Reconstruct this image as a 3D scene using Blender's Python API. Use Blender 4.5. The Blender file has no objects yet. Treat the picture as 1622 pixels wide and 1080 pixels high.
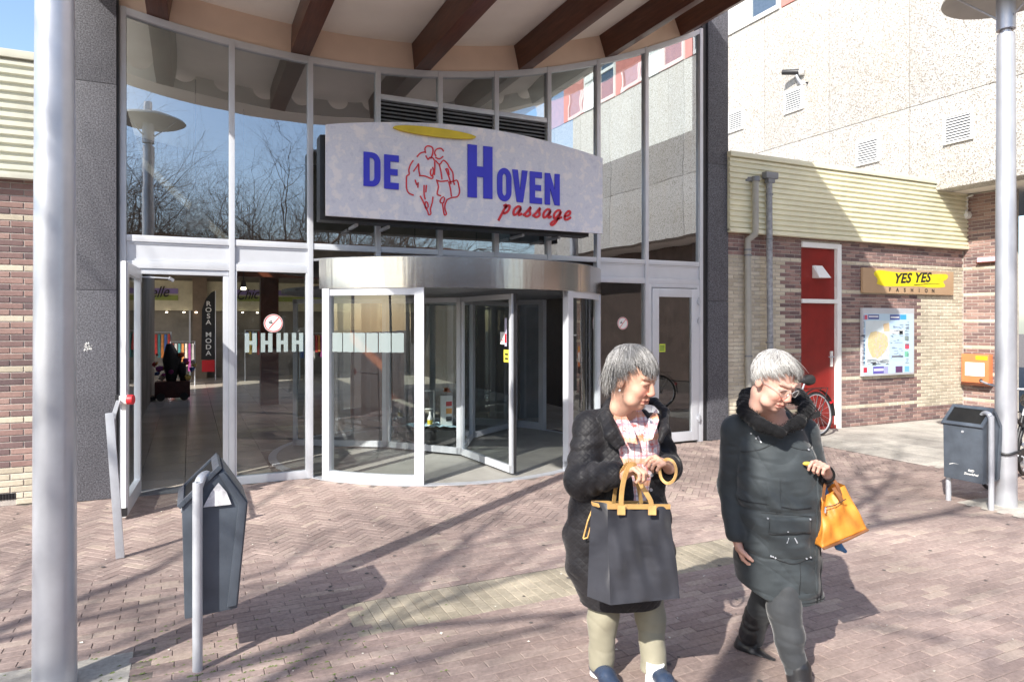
import bpy, bmesh, math, random
import numpy as np
from mathutils import Vector, Matrix
random.seed(7); RNG = np.random.RandomState(11)
S = bpy.context.scene
COL = S.collection
PI = math.pi
rad = math.radians

# ------------------------------------------------------------------ camera, sky, sun, exposure
CAM = (-0.43, -7.77, 1.70)
FWD = (0.4271, 0.9042); RGT = (0.9042, -0.4271)
FOC = 1081.0; HOR = 512.0
cd = bpy.data.cameras.new('camera'); cam = bpy.data.objects.new('camera', cd); COL.objects.link(cam)
cam.location = CAM; cam.rotation_euler = (rad(90), 0, -math.atan2(FWD[0], FWD[1]))
cd.sensor_width = 36; cd.lens = 36 * FOC / 1622; cd.shift_y = -28 / 1622
cd.clip_start = 0.05; cd.clip_end = 500
S.camera = cam
EL = rad(38.5); AZ = math.atan2(-0.833, -0.546)
TOSUN = Vector((math.sin(AZ) * math.cos(EL), math.cos(AZ) * math.cos(EL), math.sin(EL)))
w = bpy.data.worlds.new('World'); S.world = w; w.use_nodes = True
nt = w.node_tree
sky = nt.nodes.new('ShaderNodeTexSky'); sky.sky_type = 'NISHITA'; sky.sun_disc = False
sky.sun_elevation = EL; sky.sun_rotation = AZ % (2 * PI); sky.air_density = 1.0; sky.dust_density = 1.2; sky.ozone_density = 1.5
nt.links.new(sky.outputs[0], nt.nodes['Background'].inputs[0]); nt.nodes['Background'].inputs[1].default_value = 0.15
sl = bpy.data.lights.new('sun', 'SUN'); sl.energy = 4.3; sl.angle = rad(0.55); sl.color = (1, 0.95, 0.87)
so = bpy.data.objects.new('sun', sl); COL.objects.link(so); so.rotation_euler = TOSUN.to_track_quat('Z', 'Y').to_euler()
S.view_settings.view_transform = 'Standard'; S.view_settings.look = 'None'
S.view_settings.gamma = 1; S.view_settings.use_curve_mapping = False; S.view_settings.exposure = 0.98
S.cycles.max_bounces = 10; S.cycles.transparent_max_bounces = 16; S.cycles.glossy_bounces = 5

# ------------------------------------------------------------------ survey helpers (photogrammetry: sight line meets a real plane)
def _ray(px, py):
    t = (px - 811) / FOC; s = (HOR - py) / FOC
    return (FWD[0] + t * RGT[0], FWD[1] + t * RGT[1], s)
def atY(px, py, y=0.0):
    r = _ray(px, py); k = (y - CAM[1]) / r[1]
    return Vector((CAM[0] + k * r[0], y, CAM[2] + k * r[2]))

# ------------------------------------------------------------------ materials
def newmat(name):
    m = bpy.data.materials.new(name); m.use_nodes = True
    return m, m.node_tree, m.node_tree.nodes['Principled BSDF']
def N(t, typ, **kw):
    n = t.nodes.new(typ)
    for k, v in kw.items(): setattr(n, k, v)
    return n
def L(t, a, b): t.links.new(a, b)
def coords(t, scale=(1, 1, 1)):
    tc = N(t, 'ShaderNodeTexCoord'); mp = N(t, 'ShaderNodeMapping'); mp.inputs['Scale'].default_value = scale
    L(t, tc.outputs['Object'], mp.inputs[0]); return mp.outputs[0]
def noise(t, vec, scale, detail=4, rough=0.6):
    n = N(t, 'ShaderNodeTexNoise'); n.inputs['Scale'].default_value = scale; n.inputs['Detail'].default_value = detail
    n.inputs['Roughness'].default_value = rough; L(t, vec, n.inputs['Vector']); return n
def ramp(t, fac, stops):
    r = N(t, 'ShaderNodeValToRGB'); el = r.color_ramp.elements
    while len(el) < len(stops): el.new(0.5)
    for e, (p, c) in zip(el, stops): e.position = p; e.color = (*c, 1)
    L(t, fac, r.inputs[0]); return r.outputs[0]
def mixc(t, fac, a, b, mode='MIX'):
    m = N(t, 'ShaderNodeMix', data_type='RGBA', blend_type=mode)
    for sock, v in ((m.inputs[0], fac), (m.inputs[6], a), (m.inputs[7], b)):
        if isinstance(v, (int, float)): sock.default_value = v
        elif isinstance(v, tuple): sock.default_value = (*v, 1)
        else: L(t, v, sock)
    return m.outputs[2]
def bump(t, b, h, strength=0.3, dist=0.01):
    n = N(t, 'ShaderNodeBump'); n.inputs['Strength'].default_value = strength; n.inputs['Distance'].default_value = dist
    L(t, h, n.inputs['Height']); L(t, n.outputs[0], b.inputs['Normal']); return n
MATS = {}
def plain(name, col, rough=0.6, metal=0.0, var=0.12, vs=6.0, bs=0.0, bscale=60, spec=None, rv=0.1):
    if name in MATS: return MATS[name]
    m, t, b = newmat(name)
    v = coords(t); n = noise(t, v, vs)
    c2 = tuple(x * (1 - var) for x in col); c1 = tuple(min(1, x * (1 + var)) for x in col)
    L(t, ramp(t, n.outputs[0], [(0.3, c2), (0.7, c1)]), b.inputs['Base Color'])
    b.inputs['Metallic'].default_value = metal
    n2 = noise(t, v, vs * 3.1)
    mr = N(t, 'ShaderNodeMapRange'); mr.inputs[3].default_value = max(0.03, rough - rv); mr.inputs[4].default_value = min(1, rough + rv)
    L(t, n2.outputs[0], mr.inputs[0]); L(t, mr.outputs[0], b.inputs['Roughness'])
    if spec is not None: b.inputs['Specular IOR Level'].default_value = spec
    if bs: bump(t, b, noise(t, v, bscale, 5).outputs[0], bs, 0.004)
    MATS[name] = m; return m
def rnd_value(t):
    oi = N(t, 'ShaderNodeObjectInfo'); ge = N(t, 'ShaderNodeNewGeometry')
    a = N(t, 'ShaderNodeMath', operation='ADD'); L(t, oi.outputs['Random'], a.inputs[0]); L(t, ge.outputs['Random Per Island'], a.inputs[1])
    f = N(t, 'ShaderNodeMath', operation='FRACT'); L(t, a.outputs[0], f.inputs[0]); return f.outputs[0]
def piece(name, stops, rough=0.8, spec=0.3, grime=0.25, bs=0.35, big=1.2, mode='world'):
    """masonry pieces: each piece its own tone"""
    if name in MATS: return MATS[name]
    m, t, b = newmat(name)
    r = rnd_value(t); c = ramp(t, r, stops)
    ge = N(t, 'ShaderNodeNewGeometry')
    n = noise(t, ge.outputs['Position'], 38, 5, 0.7); n3 = noise(t, ge.outputs['Position'], big, 4, 0.6)
    c = mixc(t, grime, c, ramp(t, n.outputs[0], [(0.25, (0.25, 0.22, 0.2)), (0.75, (0.95, 0.93, 0.9))]), 'OVERLAY')
    c = mixc(t, grime * 1.1, c, ramp(t, n3.outputs[0], [(0.35, (0.28, 0.27, 0.26)), (0.65, (0.8, 0.78, 0.76))]), 'OVERLAY')
    L(t, c, b.inputs['Base Color']); b.inputs['Roughness'].default_value = rough; b.inputs['Specular IOR Level'].default_value = spec
    bump(t, b, n.outputs[0], bs, 0.003)
    MATS[name] = m; return m

M = {}
M['alu'] = plain('painted_aluminium', (0.60, 0.62, 0.66), 0.38, 0.25, 0.05, 3)
M['alu_dark'] = plain('grey_aluminium', (0.20, 0.21, 0.23), 0.45, 0.3, 0.1, 3)
M['steel'] = plain('galvanised_steel', (0.50, 0.52, 0.56), 0.42, 0.35, 0.08, 12, 0.1, 90)
M['pole'] = plain('silver_pole_paint', (0.50, 0.515, 0.555), 0.35, 0.45, 0.08, 5, 0.06, 160, rv=.08)
M['mortar'] = plain('mortar', (0.45, 0.41, 0.37), 0.95, 0, 0.2, 20, 0.4, 200)
M['brick'] = piece('mauve_brick', [(0.0, (0.12, 0.085, 0.088)), (0.35, (0.19, 0.125, 0.12)), (0.7, (0.24, 0.155, 0.14)), (1.0, (0.32, 0.22, 0.195))])
M['cream'] = piece('cream_brick', [(0.0, (0.40, 0.36, 0.28)), (0.5, (0.48, 0.435, 0.345)), (1.0, (0.54, 0.495, 0.40))], grime=0.18)
M['paver'] = piece('paving_brick', [(0.0, (0.228, 0.178, 0.165)), (0.3, (0.252, 0.200, 0.186)), (0.7, (0.275, 0.220, 0.203)), (0.9, (0.292, 0.238, 0.216)), (1.0, (0.325, 0.270, 0.235))], 0.78, 0.3, 0.45, 0.5, 0.7)
M['cpaver'] = piece('cream_paving_brick', [(0.0, (0.26, 0.235, 0.185)), (0.5, (0.31, 0.28, 0.22)), (1.0, (0.35, 0.315, 0.25))], 0.8, 0.3, 0.35, 0.5, 1.5)
M['slab'] = piece('grey_concrete_slab', [(0.0, (0.31, 0.30, 0.28)), (0.5, (0.35, 0.34, 0.315)), (1.0, (0.39, 0.38, 0.35))], 0.85, 0.3, 0.4, 0.5, 2.0)
M['tile'] = piece('mall_floor_tile', [(0.0, (0.40, 0.36, 0.31)), (1.0, (0.47, 0.43, 0.37))], 0.22, 0.5, 0.15, 0.05, 1)
M['sand'] = plain('joint_sand', (0.15, 0.125, 0.11), 0.95, 0, 0.4, 30, 0.5, 300)
M['yellow'] = plain('cream_yellow_cladding', (0.74, 0.71, 0.52), 0.45, 0, 0.11, 1.4, 0.1, 4)
M['beige'] = plain('beige_cladding', (0.60, 0.60, 0.50), 0.45, 0, 0.06, 2)
M['ceil'] = plain('peach_ceiling_plaster', (0.74, 0.58, 0.46), 0.8, 0, 0.07, 1.6, 0.15, 120)
M['ceil2'] = plain('pale_soffit_board', (0.80, 0.76, 0.70), 0.7, 0, 0.07, 1.2, 0.1, 60)
M['black'] = plain('black_plastic', (0.02, 0.02, 0.022), 0.45, 0, 0.2, 10)
M['bin'] = plain('dark_grey_bin_plastic', (0.075, 0.090, 0.112), 0.38, 0, 0.2, 7, 0.2, 120, rv=0.14)
M['white'] = plain('white_paint', (0.78, 0.78, 0.76), 0.5, 0, 0.05, 4)
M['red'] = plain('red_door_paint', (0.22, 0.013, 0.010), 0.4, 0, 0.15, 3)
M['redsign'] = plain('red_sign_paint', (0.62, 0.02, 0.03), 0.45, 0, 0.05, 3)
M['blue'] = plain('blue_sign_paint', (0.035, 0.035, 0.55), 0.45, 0, 0.06, 3)
M['halo'] = plain('yellow_sign_paint', (0.62, 0.47, 0.02), 0.5, 0, 0.1, 6)
M['orange'] = plain('orange_box_paint', (0.65, 0.20, 0.08), 0.5, 0, 0.1, 4)
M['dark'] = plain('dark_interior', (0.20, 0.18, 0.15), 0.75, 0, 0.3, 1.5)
M['rust'] = plain('red_timber', (0.14, 0.035, 0.014), 0.5, 0, 0.3, 2)
M['tan'] = plain('tan_leather', (0.60, 0.36, 0.13), 0.55, 0, 0.15, 20, 0.2, 150)

def wood():
    m, t, b = newmat('dark_brown_beam')
    v = coords(t, (14, 1.0, 14)); n = noise(t, v, 3.2, 6, 0.65)
    L(t, ramp(t, n.outputs[0], [(0.25, (0.045, 0.015, 0.008)), (0.6, (0.11, 0.036, 0.018)), (0.85, (0.17, 0.060, 0.030))]), b.inputs['Base Color'])
    b.inputs['Roughness'].default_value = 0.42; bump(t, b, n.outputs[0], 0.25, 0.004); return m
M['beam'] = wood()
def granite(name, lo, hi):
    m, t, b = newmat(name); v = coords(t)
    n = noise(t, v, 75, 3, 0.75); n2 = noise(t, v, 1.6, 4)
    c = ramp(t, n.outputs[0], [(0.34, lo), (0.5, tuple((a + q) / 2 for a, q in zip(lo, hi))), (0.66, hi)])
    c = mixc(t, 0.35, c, ramp(t, n2.outputs[0], [(0.3, (0.3, 0.3, 0.3)), (0.7, (0.75, 0.75, 0.75))]), 'OVERLAY')
    L(t, c, b.inputs['Base Color']); b.inputs['Roughness'].default_value = 0.55; bump(t, b, n.outputs[0], 0.35, 0.003); return m
M['granite'] = granite('speckled_dark_granite', (0.014, 0.014, 0.019), (0.15, 0.15, 0.17))
def pebble():
    m, t, b = newmat('pebbledash_concrete'); v = coords(t)
    vo = N(t, 'ShaderNodeTexVoronoi'); vo.inputs['Scale'].default_value = 62; L(t, v, vo.inputs['Vector'])
    sep = N(t, 'ShaderNodeSeparateColor'); L(t, vo.outputs['Color'], sep.inputs[0])
    c = ramp(t, sep.outputs[0], [(0.0, (0.18, 0.157, 0.125)), (0.16, (0.31, 0.287, 0.255)), (0.3, (0.41, 0.393, 0.365)), (0.75, (0.47, 0.457, 0.435)), (1.0, (0.54, 0.53, 0.51))])
    n2 = noise(t, v, 0.55, 5, 0.6)
    c = mixc(t, 0.3, c, ramp(t, n2.outputs[0], [(0.35, (0.42, 0.37, 0.30)), (0.6, (0.66, 0.66, 0.67))]), 'SOFT_LIGHT')
    mp = N(t, 'ShaderNodeMapping'); mp.inputs['Scale'].default_value = (1, 2.2, 0.22); L(t, v, mp.inputs[0])
    n3 = noise(t, mp.outputs[0], 1.3, 5, 0.7)
    c = mixc(t, ramp(t, n3.outputs[0], [(0.52, (0, 0, 0)), (0.75, (0.28, 0.28, 0.28))]), c, (0.40, 0.33, 0.24))
    L(t, c, b.inputs['Base Color']); b.inputs['Roughness'].default_value = 0.9
    bump(t, b, vo.outputs['Distance'], 0.6, 0.012); return m
M['pebble'] = pebble()
def stainless():
    m, t, b = newmat('stainless_steel_band'); v = coords(t, (1, 1, 60)); n = noise(t, v, 8, 3)
    n2 = noise(t, coords(t, (2.2, 2.2, 0.2)), 1.5, 3)
    b.inputs['Base Color'].default_value = (0.62, 0.60, 0.58, 1); b.inputs['Metallic'].default_value = 1; b.inputs['Roughness'].default_value = 0.2
    ad = N(t, 'ShaderNodeMath', operation='MULTIPLY_ADD'); L(t, n.outputs[0], ad.inputs[0]); ad.inputs[1].default_value = 0.03; L(t, n2.outputs[0], ad.inputs[2])
    bump(t, b, ad.outputs[0], 0.35, 0.03); return m
M['stainless'] = stainless()
def glass(name, refl, tint, edge=0.5, wav=0.02):
    m = bpy.data.materials.new(name); m.use_nodes = True; t = m.node_tree
    t.nodes.remove(t.nodes['Principled BSDF']); out = t.nodes['Material Output']
    tr = N(t, 'ShaderNodeBsdfTransparent'); tr.inputs[0].default_value = (*tint, 1)
    gl = N(t, 'ShaderNodeBsdfGlossy'); gl.inputs['Roughness'].default_value = 0.0; gl.inputs[0].default_value = (0.93, 0.96, 1, 1)
    lw = N(t, 'ShaderNodeLayerWeight'); lw.inputs[0].default_value = 0.3
    mr = N(t, 'ShaderNodeMapRange'); mr.inputs[3].default_value = refl; mr.inputs[4].default_value = edge; L(t, lw.outputs['Fresnel'], mr.inputs[0])
    n = noise(t, coords(t), 1.4, 2); bp = N(t, 'ShaderNodeBump'); bp.inputs['Strength'].default_value = wav; bp.inputs['Distance'].default_value = 0.05
    L(t, n.outputs[0], bp.inputs['Height']); L(t, bp.outputs[0], gl.inputs['Normal'])
    mx = N(t, 'ShaderNodeMixShader'); L(t, mr.outputs[0], mx.inputs[0]); L(t, tr.outputs[0], mx.inputs[1]); L(t, gl.outputs[0], mx.inputs[2])
    L(t, mx.outputs[0], out.inputs[0]); return m
M['glass_up'] = glass('coated_window_glass', 0.34, (0.55, 0.62, 0.62), 0.8, 0.03)
M['glass'] = glass('door_glass', 0.10, (0.82, 0.87, 0.86), 0.7, 0.02)
def emis(name, col, s):
    m, t, b = newmat(name); b.inputs['Base Color'].default_value = (*col, 1)
    b.inputs['Emission Color'].default_value = (*col, 1); b.inputs['Emission Strength'].default_value = s; return m
M['lamp'] = emis('lit_lamp', (1, 0.85, 0.65), 6)

# ------------------------------------------------------------------ object helpers
ORG = {}
def emp(name, loc=(0, 0, 0), label=None, cat=None, group=None, kind=None):
    o = bpy.data.objects.new(name, None); COL.objects.link(o); o.location = loc; o.empty_display_size = 0.1
    ORG[o] = Vector(loc); meta(o, label, cat, group, kind); return o
def meta(o, label=None, cat=None, group=None, kind=None):
    if label: o['label'] = label
    if cat: o['category'] = cat
    if group: o['group'] = group
    if kind: o['kind'] = kind
    return o
def org_of(o):
    v = Vector((0, 0, 0))
    while o is not None:
        v = v + ORG.get(o, Vector((0, 0, 0))); o = o.parent
    return v
def link(name, me, mat=None, parent=None, world=True, smooth=None):
    o = bpy.data.objects.new(name, me); COL.objects.link(o)
    if mat is not None:
        me.materials.clear(); me.materials.append(mat)
    if parent is not None:
        o.parent = parent
        if world:
            off = org_of(parent)
            if off.length > 1e-9: me.transform(Matrix.Translation(-off))
    if smooth is not None:
        me.shade_smooth()
        if smooth < 180: me.set_sharp_from_angle(angle=rad(smooth))
    return o
class MB:
    def __init__(s): s.v = []; s.f = []
    def add(s, vs, fs):
        n = len(s.v); s.v += [tuple(p) for p in vs]; s.f += [tuple(i + n for i in f) for f in fs]; return s
    def box(s, x0, x1, y0, y1, z0, z1):
        if x0 > x1: x0, x1 = x1, x0
        if y0 > y1: y0, y1 = y1, y0
        if z0 > z1: z0, z1 = z1, z0
        return s.add([(x0, y0, z0), (x1, y0, z0), (x1, y1, z0), (x0, y1, z0), (x0, y0, z1), (x1, y0, z1), (x1, y1, z1), (x0, y1, z1)],
                     [(0, 3, 2, 1), (4, 5, 6, 7), (0, 1, 5, 4), (1, 2, 6, 5), (2, 3, 7, 6), (3, 0, 4, 7)])
    def bar(s, a, b, wd, dp, up=(0, 0, 1)):
        """rectangular bar from a to b: wd across, dp in the other direction"""
        a = Vector(a); b = Vector(b); d = (b - a).normalized(); u = Vector(up)
        if abs(d.dot(u)) > 0.99: u = Vector((0, 1, 0))
        x = d.cross(u).normalized() * wd / 2; y = x.cross(d).normalized() * dp / 2
        vs = [p + i * x + j * y for p in (a, b) for i, j in ((-1, -1), (1, -1), (1, 1), (-1, 1))]
        return s.add(vs, [(3, 2, 1, 0), (4, 5, 6, 7), (0, 1, 5, 4), (1, 2, 6, 5), (2, 3, 7, 6), (3, 0, 4, 7)])
    def tube(s, pts, r, n=10, caps=True, closed=False):
        pts = [Vector(p) for p in pts]; m = len(pts)
        rs = r if isinstance(r, (list, tuple)) else [r] * m
        base = len(s.v); prev = None
        for i, p in enumerate(pts):
            if closed: d = (pts[(i + 1) % m] - pts[i - 1]).normalized()
            elif i == 0: d = (pts[1] - p).normalized()
            elif i == m - 1: d = (p - pts[-2]).normalized()
            else: d = (pts[i + 1] - pts[i - 1]).normalized()
            if prev is None:
                u = d.orthogonal().normalized()
            else:
                u = (prev - d * prev.dot(d))
                u = u.normalized() if u.length > 1e-6 else d.orthogonal().normalized()
            prev = u; v = d.cross(u)
            for k in range(n):
                a = 2 * PI * k / n; s.v.append(tuple(p + (u * math.cos(a) + v * math.sin(a)) * rs[i]))
        for i in range(m - 1 + (1 if closed else 0)):
            i2 = (i + 1) % m
            for k in range(n):
                k2 = (k + 1) % n; s.f.append((base + i * n + k, base + i * n + k2, base + i2 * n + k2, base + i2 * n + k))
        if caps and not closed:
            s.f.append(tuple(base + k for k in reversed(range(n)))); s.f.append(tuple(base + (m - 1) * n + k for k in range(n)))
        return s
    def lathe(s, prof, c=(0, 0, 0), n=32):
        base = len(s.v); m = len(prof)
        for r, z in prof:
            for k in range(n):
                a = 2 * PI * k / n; s.v.append((c[0] + r * math.cos(a), c[1] + r * math.sin(a), c[2] + z))
        for i in range(m - 1):
            for k in range(n):
                k2 = (k + 1) % n; s.f.append((base + i * n + k, base + i * n + k2, base + (i + 1) * n + k2, base + (i + 1) * n + k))
        return s
    def prism(s, poly, h0, h1, axis='y'):
        """poly in the two other axes, pulled from h0 to h1"""
        def P(a, b, h): return {'y': (a, h, b), 'x': (h, a, b), 'z': (a, b, h)}[axis]
        n = len(poly); vs = [P(a, b, h0) for a, b in poly] + [P(a, b, h1) for a, b in poly]
        ar = sum(poly[i][0] * poly[(i + 1) % n][1] - poly[(i + 1) % n][0] * poly[i][1] for i in range(n))
        flip = (ar > 0) == (axis != 'y')
        if h1 < h0: flip = not flip
        f = [tuple(reversed(range(n))), tuple(range(n, 2 * n))] + [(i, (i + 1) % n, n + (i + 1) % n, n + i) for i in range(n)]
        if not flip: f = [tuple(reversed(q)) for q in f]
        return s.add(vs, f)
    def arc(s, c, r0, r1, a0, a1, z0, z1, n=24):
        """curved wall between radii"""
        base = len(s.v)
        for i in range(n + 1):
            a = a0 + (a1 - a0) * i / n; ca, sa = math.cos(a), math.sin(a)
            for r, z in ((r0, z0), (r1, z0), (r1, z1), (r0, z1)): s.v.append((c[0] + r * ca, c[1] + r * sa, z))
        for i in range(n):
            for k in range(4):
                k2 = (k + 1) % 4; s.f.append((base + i * 4 + k, base + i * 4 + k2, base + (i + 1) * 4 + k2, base + (i + 1) * 4 + k))
        s.f.append((base, base + 3, base + 2, base + 1)); e = base + n * 4; s.f.append((e, e + 1, e + 2, e + 3)); return s
    def mesh(s, name):
        me = bpy.data.meshes.new(name); me.from_pydata(s.v, [], s.f); me.update(); return me
    def build(s, name, mat, parent=None, smooth=None, bevel=0, label=None, cat=None, group=None, kind=None, fix=False):
        me = s.mesh(name)
        if fix:
            bm = bmesh.new(); bm.from_mesh(me); bmesh.ops.recalc_face_normals(bm, faces=bm.faces); bm.to_mesh(me); bm.free()
        if bevel:
            bm = bmesh.new(); bm.from_mesh(me)
            ed = [e for e in bm.edges if len(e.link_faces) == 2 and e.calc_face_angle(0) > 0.5]
            bmesh.ops.bevel(bm, geom=ed, offset=bevel, segments=2, affect='EDGES', profile=0.7); bm.to_mesh(me); bm.free()
            if smooth is None: smooth = 35
        o = link(name, me, mat, parent, smooth=smooth); meta(o, label, cat, group, kind); return o
def curve_mesh(polys, extrude=0.0, kind='flat'):
    cu = bpy.data.curves.new('c', 'CURVE'); cu.dimensions = '2D'; cu.fill_mode = 'BOTH'; cu.extrude = extrude
    for p in polys:
        sp = cu.splines.new('POLY'); sp.points.add(len(p) - 1)
        for q, a in zip(sp.points, p): q.co = (a[0], a[1], 0, 1)
        sp.use_cyclic_u = True
    o = bpy.data.objects.new('c', cu); COL.objects.link(o)
    dg = bpy.context.evaluated_depsgraph_get(); me = bpy.data.meshes.new_from_object(o.evaluated_get(dg))
    bpy.data.objects.remove(o); bpy.data.curves.remove(cu); return me
def text_mesh(txt, size=1, extrude=0.0, offset=0.0, shear=0.0, space=1.0, align='CENTER'):
    cu = bpy.data.curves.new('t', 'FONT'); cu.body = txt; cu.size = size; cu.extrude = extrude; cu.offset = offset; cu.shear = shear
    cu.space_character = space; cu.align_x = align; cu.align_y = 'CENTER'; cu.resolution_u = 3
    o = bpy.data.objects.new('t', cu); COL.objects.link(o)
    dg = bpy.context.evaluated_depsgraph_get(); me = bpy.data.meshes.new_from_object(o.evaluated_get(dg))
    bpy.data.objects.remove(o); bpy.data.curves.remove(cu); return me
def on_wall(me, x, y, z, sx=1, sz=1, rot=0.0):
    """text/curve mesh (XY) stood up on a wall facing -Y"""
    me.transform(Matrix.Translation((x, y, z)) @ Matrix.Rotation(rot, 4, 'Y') @ Matrix.Rotation(PI / 2, 4, 'X') @ Matrix.Diagonal((sx, sz, 1, 1))); return me
def ribbon(pts, wd):
    """flat stroke polygon in 2D"""
    out = []; back = []; n = len(pts)
    ws = wd if isinstance(wd, (list, tuple)) else [wd] * n
    for i in range(n):
        a = pts[max(0, i - 1)]; b = pts[min(n - 1, i + 1)]; dx, dy = b[0] - a[0], b[1] - a[1]; l = math.hypot(dx, dy) or 1
        nx, ny = -dy / l * ws[i] / 2, dx / l * ws[i] / 2
        out.append((pts[i][0] + nx, pts[i][1] + ny)); back.append((pts[i][0] - nx, pts[i][1] - ny))
    return out, back
def strokes_mb(mb, lines, wd, y0, y1):
    for ln in lines:
        a, b = ribbon(ln, wd); n = len(a)
        for i in range(n - 1):
            q = [a[i], a[i + 1], b[i + 1], b[i]]
            ar = sum(q[j][0] * q[(j + 1) % 4][1] - q[(j + 1) % 4][0] * q[j][1] for j in range(4))
            if abs(ar) < 1e-9: continue
            mb.prism(q, y0, y1, 'y')
    return mb
def smooth_line(p, k=4):
    """Catmull-Rom through points"""
    out = []; n = len(p)
    for i in range(n - 1):
        p0, p1, p2, p3 = p[max(0, i - 1)], p[i], p[i + 1], p[min(n - 1, i + 2)]
        for j in range(k):
            t = j / k
            out.append(tuple(0.5 * (2 * b + (c - a) * t + (2 * a - 5 * b + 4 * c - d) * t * t + (-a + 3 * b - 3 * c + d) * t ** 3) for a, b, c, d in zip(p0, p1, p2, p3)))
    out.append(tuple(p[-1])); return out
def copy_tree(o, parent=None):
    c = o.copy(); COL.objects.link(c); c.parent = parent
    for ch in list(o.children): copy_tree(ch, c)
    return c
# ================================================================== GROUND
DC = (2.66, 1.11); DR = 2.17                    # revolving door drum
g = MB().add([(-120, -120, -.03), (120, -120, -.03), (120, 120, -.03), (-120, 120, -.03)], [(0, 1, 2, 3)])
g.build('ground', M['sand'], kind='structure')
pav = emp('pavement', (0, 0, 0), kind='structure')
pieces = []                                     # (cx, cy, ang, length, width, matkey)
PL, PW = 0.2, 0.0667
rr = random.Random(3)
def in_drum(x, y): return (x - DC[0]) ** 2 + (y - DC[1]) ** 2 < (DR + .05) ** 2
def slab_zone(x, y): return (-1.31 < x < -0.69 and -4.33 < y < -3.7) or (6.15 < x < 6.8 and -4.33 < y < -3.7)
# running bond parallel to the wall
y = -8.2; row = 0
while y < 0.0:
    yc = y + PW / 2
    if yc < -2.55:
        x = -4.0 + (0.1 if row % 2 else 0) + rr.uniform(-.01, .01)
        while x < 10.5:
            cx = x + PL / 2
            if not (-4.07 < yc < -3.61 and .35 < x < 3.28) and not slab_zone(cx, yc) and not (cx > 7.55 and yc > -2.95) : pieces.append((cx, yc, 0, PL, PW, 'paver'))
            x += PL
    y += PW; row += 1
# cream band laid across
x = -4.0; k = 0
while x < 3.35:
    xc = x + PW / 2; off = (k % 2) * 0.1
    yy = -4.07
    if xc < .38: x += PW; k += 1; continue
    segs = [(-4.07, -3.87), (-3.87, -3.61)] if k % 2 else [(-4.07, -3.97), (-3.97, -3.77), (-3.77, -3.61)]
    for a, b in segs:
        if not slab_zone(xc, (a + b) / 2): pieces.append((xc, (a + b) / 2, PI / 2, b - a, PW, 'cpaver' if xc > 0.35 else 'paver'))
    x += PW; k += 1
# herringbone at 45 degrees
c45 = math.cos(PI / 4)
for i in range(-140, 150):
    for j in range(-140, 150):
        m6 = (i - j) % 6
        if m6 == 0: px_, py_, an = (i + 1.5) * PW, (j + .5) * PW, 0
        elif m6 == 5: px_, py_, an = (i + .5) * PW, (j + 1.5) * PW - 0, PI / 2
        else: continue
        X0 = px_ * c45 - py_ * c45 + 3; Y0 = px_ * c45 + py_ * c45 - 1.5
        if -2.60 < Y0 < -0.03 and -4 < X0 < 7.47 and not in_drum(X0, Y0): pieces.append((X0, Y0, an + PI / 4, PL, PW, 'paver'))
def vis(px_, py_):
    d = (px_ - CAM[0]) * FWD[0] + (py_ - CAM[1]) * FWD[1]; a = (px_ - CAM[0]) * RGT[0] + (py_ - CAM[1]) * RGT[1]
    if d < .5: return 99
    u = 811 + FOC * a / d; v = HOR + FOC * 1.7 / d
    return d if (-30 < u < 1650 and v < 1110) else 99
order = sorted(range(len(pieces)), key=lambda q: vis(pieces[q][0], pieces[q][1]))
near = set(q for q in order[:300] if vis(pieces[q][0], pieces[q][1]) < 90)
def block_mesh(name, lx, ly, h, b=0.004):
    mb = MB(); x, y2 = lx / 2, ly / 2
    mb.add([(-x, -y2, -h), (x, -y2, -h), (x, y2, -h), (-x, y2, -h), (-x, -y2, -b), (x, -y2, -b), (x, y2, -b), (-x, y2, -b),
            (-x + b, -y2 + b, 0), (x - b, -y2 + b, 0), (x - b, y2 - b, 0), (-x + b, y2 - b, 0)],
           [(0, 1, 5, 4), (1, 2, 6, 5), (2, 3, 7, 6), (3, 0, 4, 7), (4, 5, 9, 8), (5, 6, 10, 9), (6, 7, 11, 10), (7, 4, 8, 11), (8, 9, 10, 11)])
    return mb
def joined(recs, name, mat, parent, kind='stuff', h=0.03, b=0.003, gap=0.003):
    base = np.array(block_mesh('', 1, 1, 1).v); V = []; Fc = []
    fs = block_mesh('', 1, 1, 1).f; n = 0
    for cx, cy, an, l, wd, *_ in recs:
        lx, ly = l - gap, wd - gap; x2, y2 = lx / 2, ly / 2
        dz = rr.uniform(-.0012, .0012) - (.002 if abs(abs(an) - PI / 4) < .1 or abs(an) > 2 else 0); tx = rr.uniform(-.006, .006); ty = rr.uniform(-.012, .012)
        pts = [(-x2, -y2, -h), (x2, -y2, -h), (x2, y2, -h), (-x2, y2, -h), (-x2, -y2, -b), (x2, -y2, -b), (x2, y2, -b), (-x2, y2, -b),
               (-x2 + b, -y2 + b, 0), (x2 - b, -y2 + b, 0), (x2 - b, y2 - b, 0), (-x2 + b, y2 - b, 0)]
        ca, sa = math.cos(an), math.sin(an)
        V += [(cx + ca * p - sa * q, cy + sa * p + ca * q, r + dz + p * tx + q * ty) for p, q, r in pts]
        Fc += [tuple(i + n for i in f) for f in fs]; n += 12
    me = bpy.data.meshes.new(name); me.from_pydata(V, [], Fc); me.update()
    return meta(link(name, me, M[mat], parent), kind=kind)
far = [p for q, p in enumerate(pieces) if q not in near]
joined([p for p in far if p[5] == 'paver'], 'paving_bricks', 'paver', pav)
MB().box(-6, 11, -9, -.001, -.06, -.0045).build('joint_bed', M['sand'], pav)
joined([p for p in far if p[5] == 'cpaver'], 'cream_paving_bricks', 'cpaver', pav)
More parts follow.
